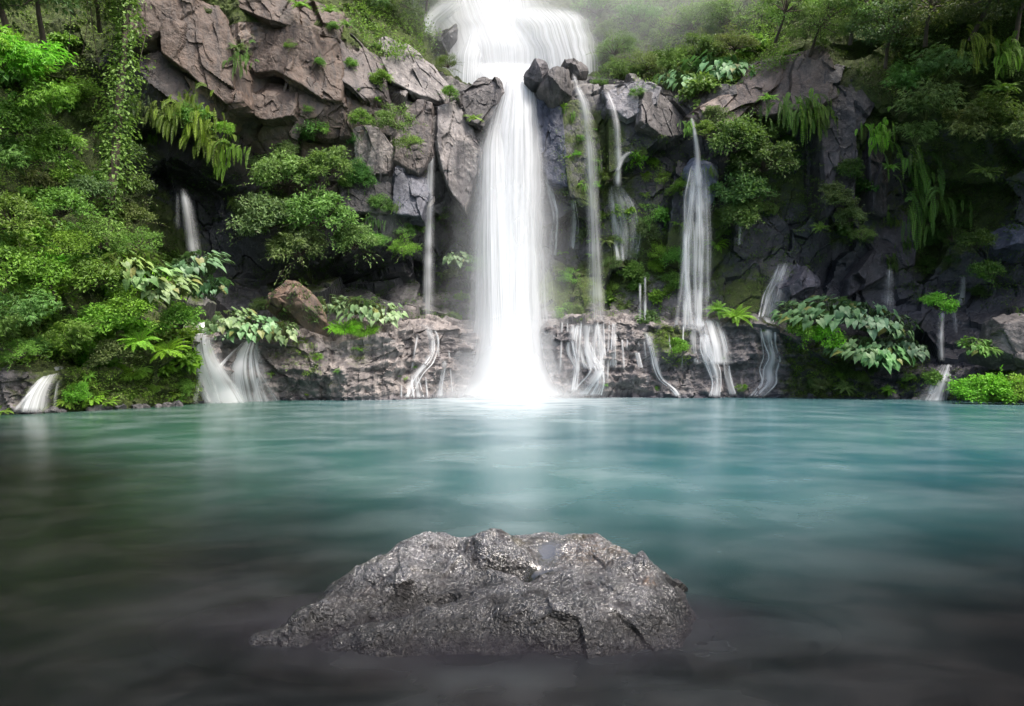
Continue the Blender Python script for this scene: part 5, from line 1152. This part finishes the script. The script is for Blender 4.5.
# undergrowth: small leaves, ferns and moss sprigs that cover the ground between the plants and read as one mass
def undergrowth(label, polys, tint, L=.10, seed=1, tuft=.32, per=16, Wf_=.5, tpl=T_DIA, lift=.12):
    """POLYS: (outline seen from the pool, number of sprigs). Every sprig sits on the rock or soil there."""
    g = np.random.default_rng(seed); b = Bag()
    for outl, n in polys:
        O = np.array(outl, float); lo, hi = O.min(0), O.max(0); made = 0; tries = 0
        while made < n and tries < n * 6:
            tries += 1; p = g.uniform(lo, hi)
            x, y = p; ins = False; j = len(O) - 1
            for i in range(len(O)):
                if (O[i, 1] > y) != (O[j, 1] > y) and x < (O[j, 0] - O[i, 0]) * (y - O[i, 1]) / (O[j, 1] - O[i, 1]) + O[i, 0]: ins = not ins
                j = i
            if not ins or vnoise(np.array([[x * .035, y * .05, seed * 3.7]]), seed)[0] < g.uniform(-.75, .1): continue
            c, nn = ray(x, y); made += 1
            if c[1] > 70: continue
            q = sph(per, g, .2); k = int(per)
            P = c + nn * lift + q * tuft * g.uniform(.2, 1, k)[:, None] * [1, 1, .7]
            D = q * .7 + nn * .5 + g.normal(size=q.shape) * .4 + [0, 0, -.25]; N = nn * .6 + [0, 0, .8] + g.normal(size=q.shape) * .3
            l = L * g.uniform(.6, 1.4, k); leaves(b, P, D, N, l, l * Wf_, np.clip(g.uniform(.1, .8) + g.normal(size=k) * .15, 0, 1), tpl)
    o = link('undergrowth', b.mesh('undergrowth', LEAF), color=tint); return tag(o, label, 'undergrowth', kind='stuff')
undergrowth('thick small-leaved undergrowth covering the left bank', [([(-30, 130), (60, 120), (110, 190), (150, 240), (205, 300), (190, 372), (120, 365), (60, 362), (-30, 372)], 600), ([(-30, -30), (130, -30), (120, 130), (-30, 130)], 400)], (1.35, 1.35, .75), .12, 1, .38)
undergrowth('green undergrowth and moss clinging to the wall right of the main fall', [([(555, 130), (600, 140), (690, 130), (720, 180), (760, 220), (770, 320), (555, 320)], 650), ([(720, 110), (820, 110), (830, 260), (730, 310)], 420)], (1.05, 1.1, .75), .09, 2, .26)
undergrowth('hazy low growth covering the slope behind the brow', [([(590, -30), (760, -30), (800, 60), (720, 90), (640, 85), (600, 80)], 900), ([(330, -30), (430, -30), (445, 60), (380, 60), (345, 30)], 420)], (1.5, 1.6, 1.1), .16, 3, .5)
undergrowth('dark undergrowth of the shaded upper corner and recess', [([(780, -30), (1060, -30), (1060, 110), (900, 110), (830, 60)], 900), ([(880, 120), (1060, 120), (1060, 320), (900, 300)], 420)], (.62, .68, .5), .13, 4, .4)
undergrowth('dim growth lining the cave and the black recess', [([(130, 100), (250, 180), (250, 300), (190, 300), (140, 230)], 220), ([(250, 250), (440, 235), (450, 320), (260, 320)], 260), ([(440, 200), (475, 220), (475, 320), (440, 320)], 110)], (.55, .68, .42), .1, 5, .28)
undergrowth('mossy sprigs on the ledge along the pool', [([(70, 370), (200, 372), (195, 400), (70, 405)], 240), ([(260, 340), (320, 345), (320, 375), (265, 370)], 40), ([(650, 330), (690, 330), (690, 365), (655, 365)], 70), ([(780, 340), (930, 350), (930, 396), (790, 396)], 330), ([(940, 372), (1040, 372), (1040, 400), (950, 402)], 200)], (1.25, 1.3, .6), .08, 6, .2)

# unseen woods added behind and above the place we stand on to block sky
def near_shade_forest():
    g = np.random.default_rng(77); b = Bag(); n = 26000
    th = g.uniform(R(95), R(445), n); th = np.where((th > R(95)) , th, th)
    a = g.uniform(R(-200), R(20), n); rad = g.uniform(9, 24, n)
    P = np.stack([np.cos(a) * (rad + 4), np.sin(a) * rad - 1, g.uniform(.0, 1, n) ** .8 * (4 + rad * .75)], 1)
    keep = ~((P[:, 1] > 1) & (np.abs(P[:, 0]) < P[:, 1] * .95 + 3)); P = P[keep]
    k = 9000; C = np.stack([g.uniform(-13, 13, k), g.uniform(-15, -1.5, k), 7.5 + g.normal(size=k) * .8], 1)
    C[:, 2] += .12 * np.abs(C[:, 0])
    P = np.concatenate([P, C]); D = sph(len(P), g); N = sph(len(P), g, .6); l = g.uniform(.35, .7, len(P))
    leaves(b, P, D, N, l, l * .6, g.uniform(0, 1, len(P)))
    o = link('shade_forest', b.mesh('shade_forest', LEAF), color=(.7, .75, .7)); tag(o, 'unseen forest on the near side of the gorge overhanging the shore', 'shade_forest', kind='stuff')
near_shade_forest()
# ---------------------------------------------------------------- light
w = bpy.data.worlds.new('World'); SC.world = w; w.use_nodes = True
nt = w.node_tree; nt.nodes.clear()
sky = nt.nodes.new('ShaderNodeTexSky'); sky.sky_type = 'NISHITA'; sky.sun_disc = False
SUN_EL, SUN_AZ = 64, 122        # degrees; azimuth clockwise from +Y (north)
sky.sun_elevation = R(SUN_EL); sky.sun_rotation = R(SUN_AZ)
sky.air_density = 1.2; sky.dust_density = 6; sky.ozone_density = .6
bg = nt.nodes.new('ShaderNodeBackground'); bg.inputs[1].default_value = .11
ow = nt.nodes.new('ShaderNodeOutputWorld'); nt.links.new(sky.outputs[0], bg.inputs[0]); nt.links.new(bg.outputs[0], ow.inputs[0])
sl = bpy.data.lights.new('sun', 'SUN'); sl.energy = 1.5; sl.angle = R(12); sl.color = (1, .97, .92)
so = link('sun', sl); so.location = (0, -20, 60)
dv = Vector((math.sin(R(SUN_AZ)) * math.cos(R(SUN_EL)), math.cos(R(SUN_AZ)) * math.cos(R(SUN_EL)), math.sin(R(SUN_EL))))
so.rotation_euler = dv.to_track_quat('Z', 'Y').to_euler()
SC.view_settings.view_transform = 'Standard'; SC.view_settings.look = 'None'; SC.view_settings.gamma = 1; SC.view_settings.exposure = 1.55
SC.view_settings.use_curve_mapping = False
SC.render.engine = 'CYCLES'
cy = SC.cycles
cy.use_denoising = True; cy.max_bounces = 6; cy.diffuse_bounces = 3; cy.glossy_bounces = 2; cy.transmission_bounces = 3; cy.volume_bounces = 3; cy.transparent_max_bounces = 24
cy.use_adaptive_sampling = True; cy.adaptive_threshold = .02; cy.caustics_reflective = False; cy.caustics_refractive = False; cy.sample_clamp_indirect = 6
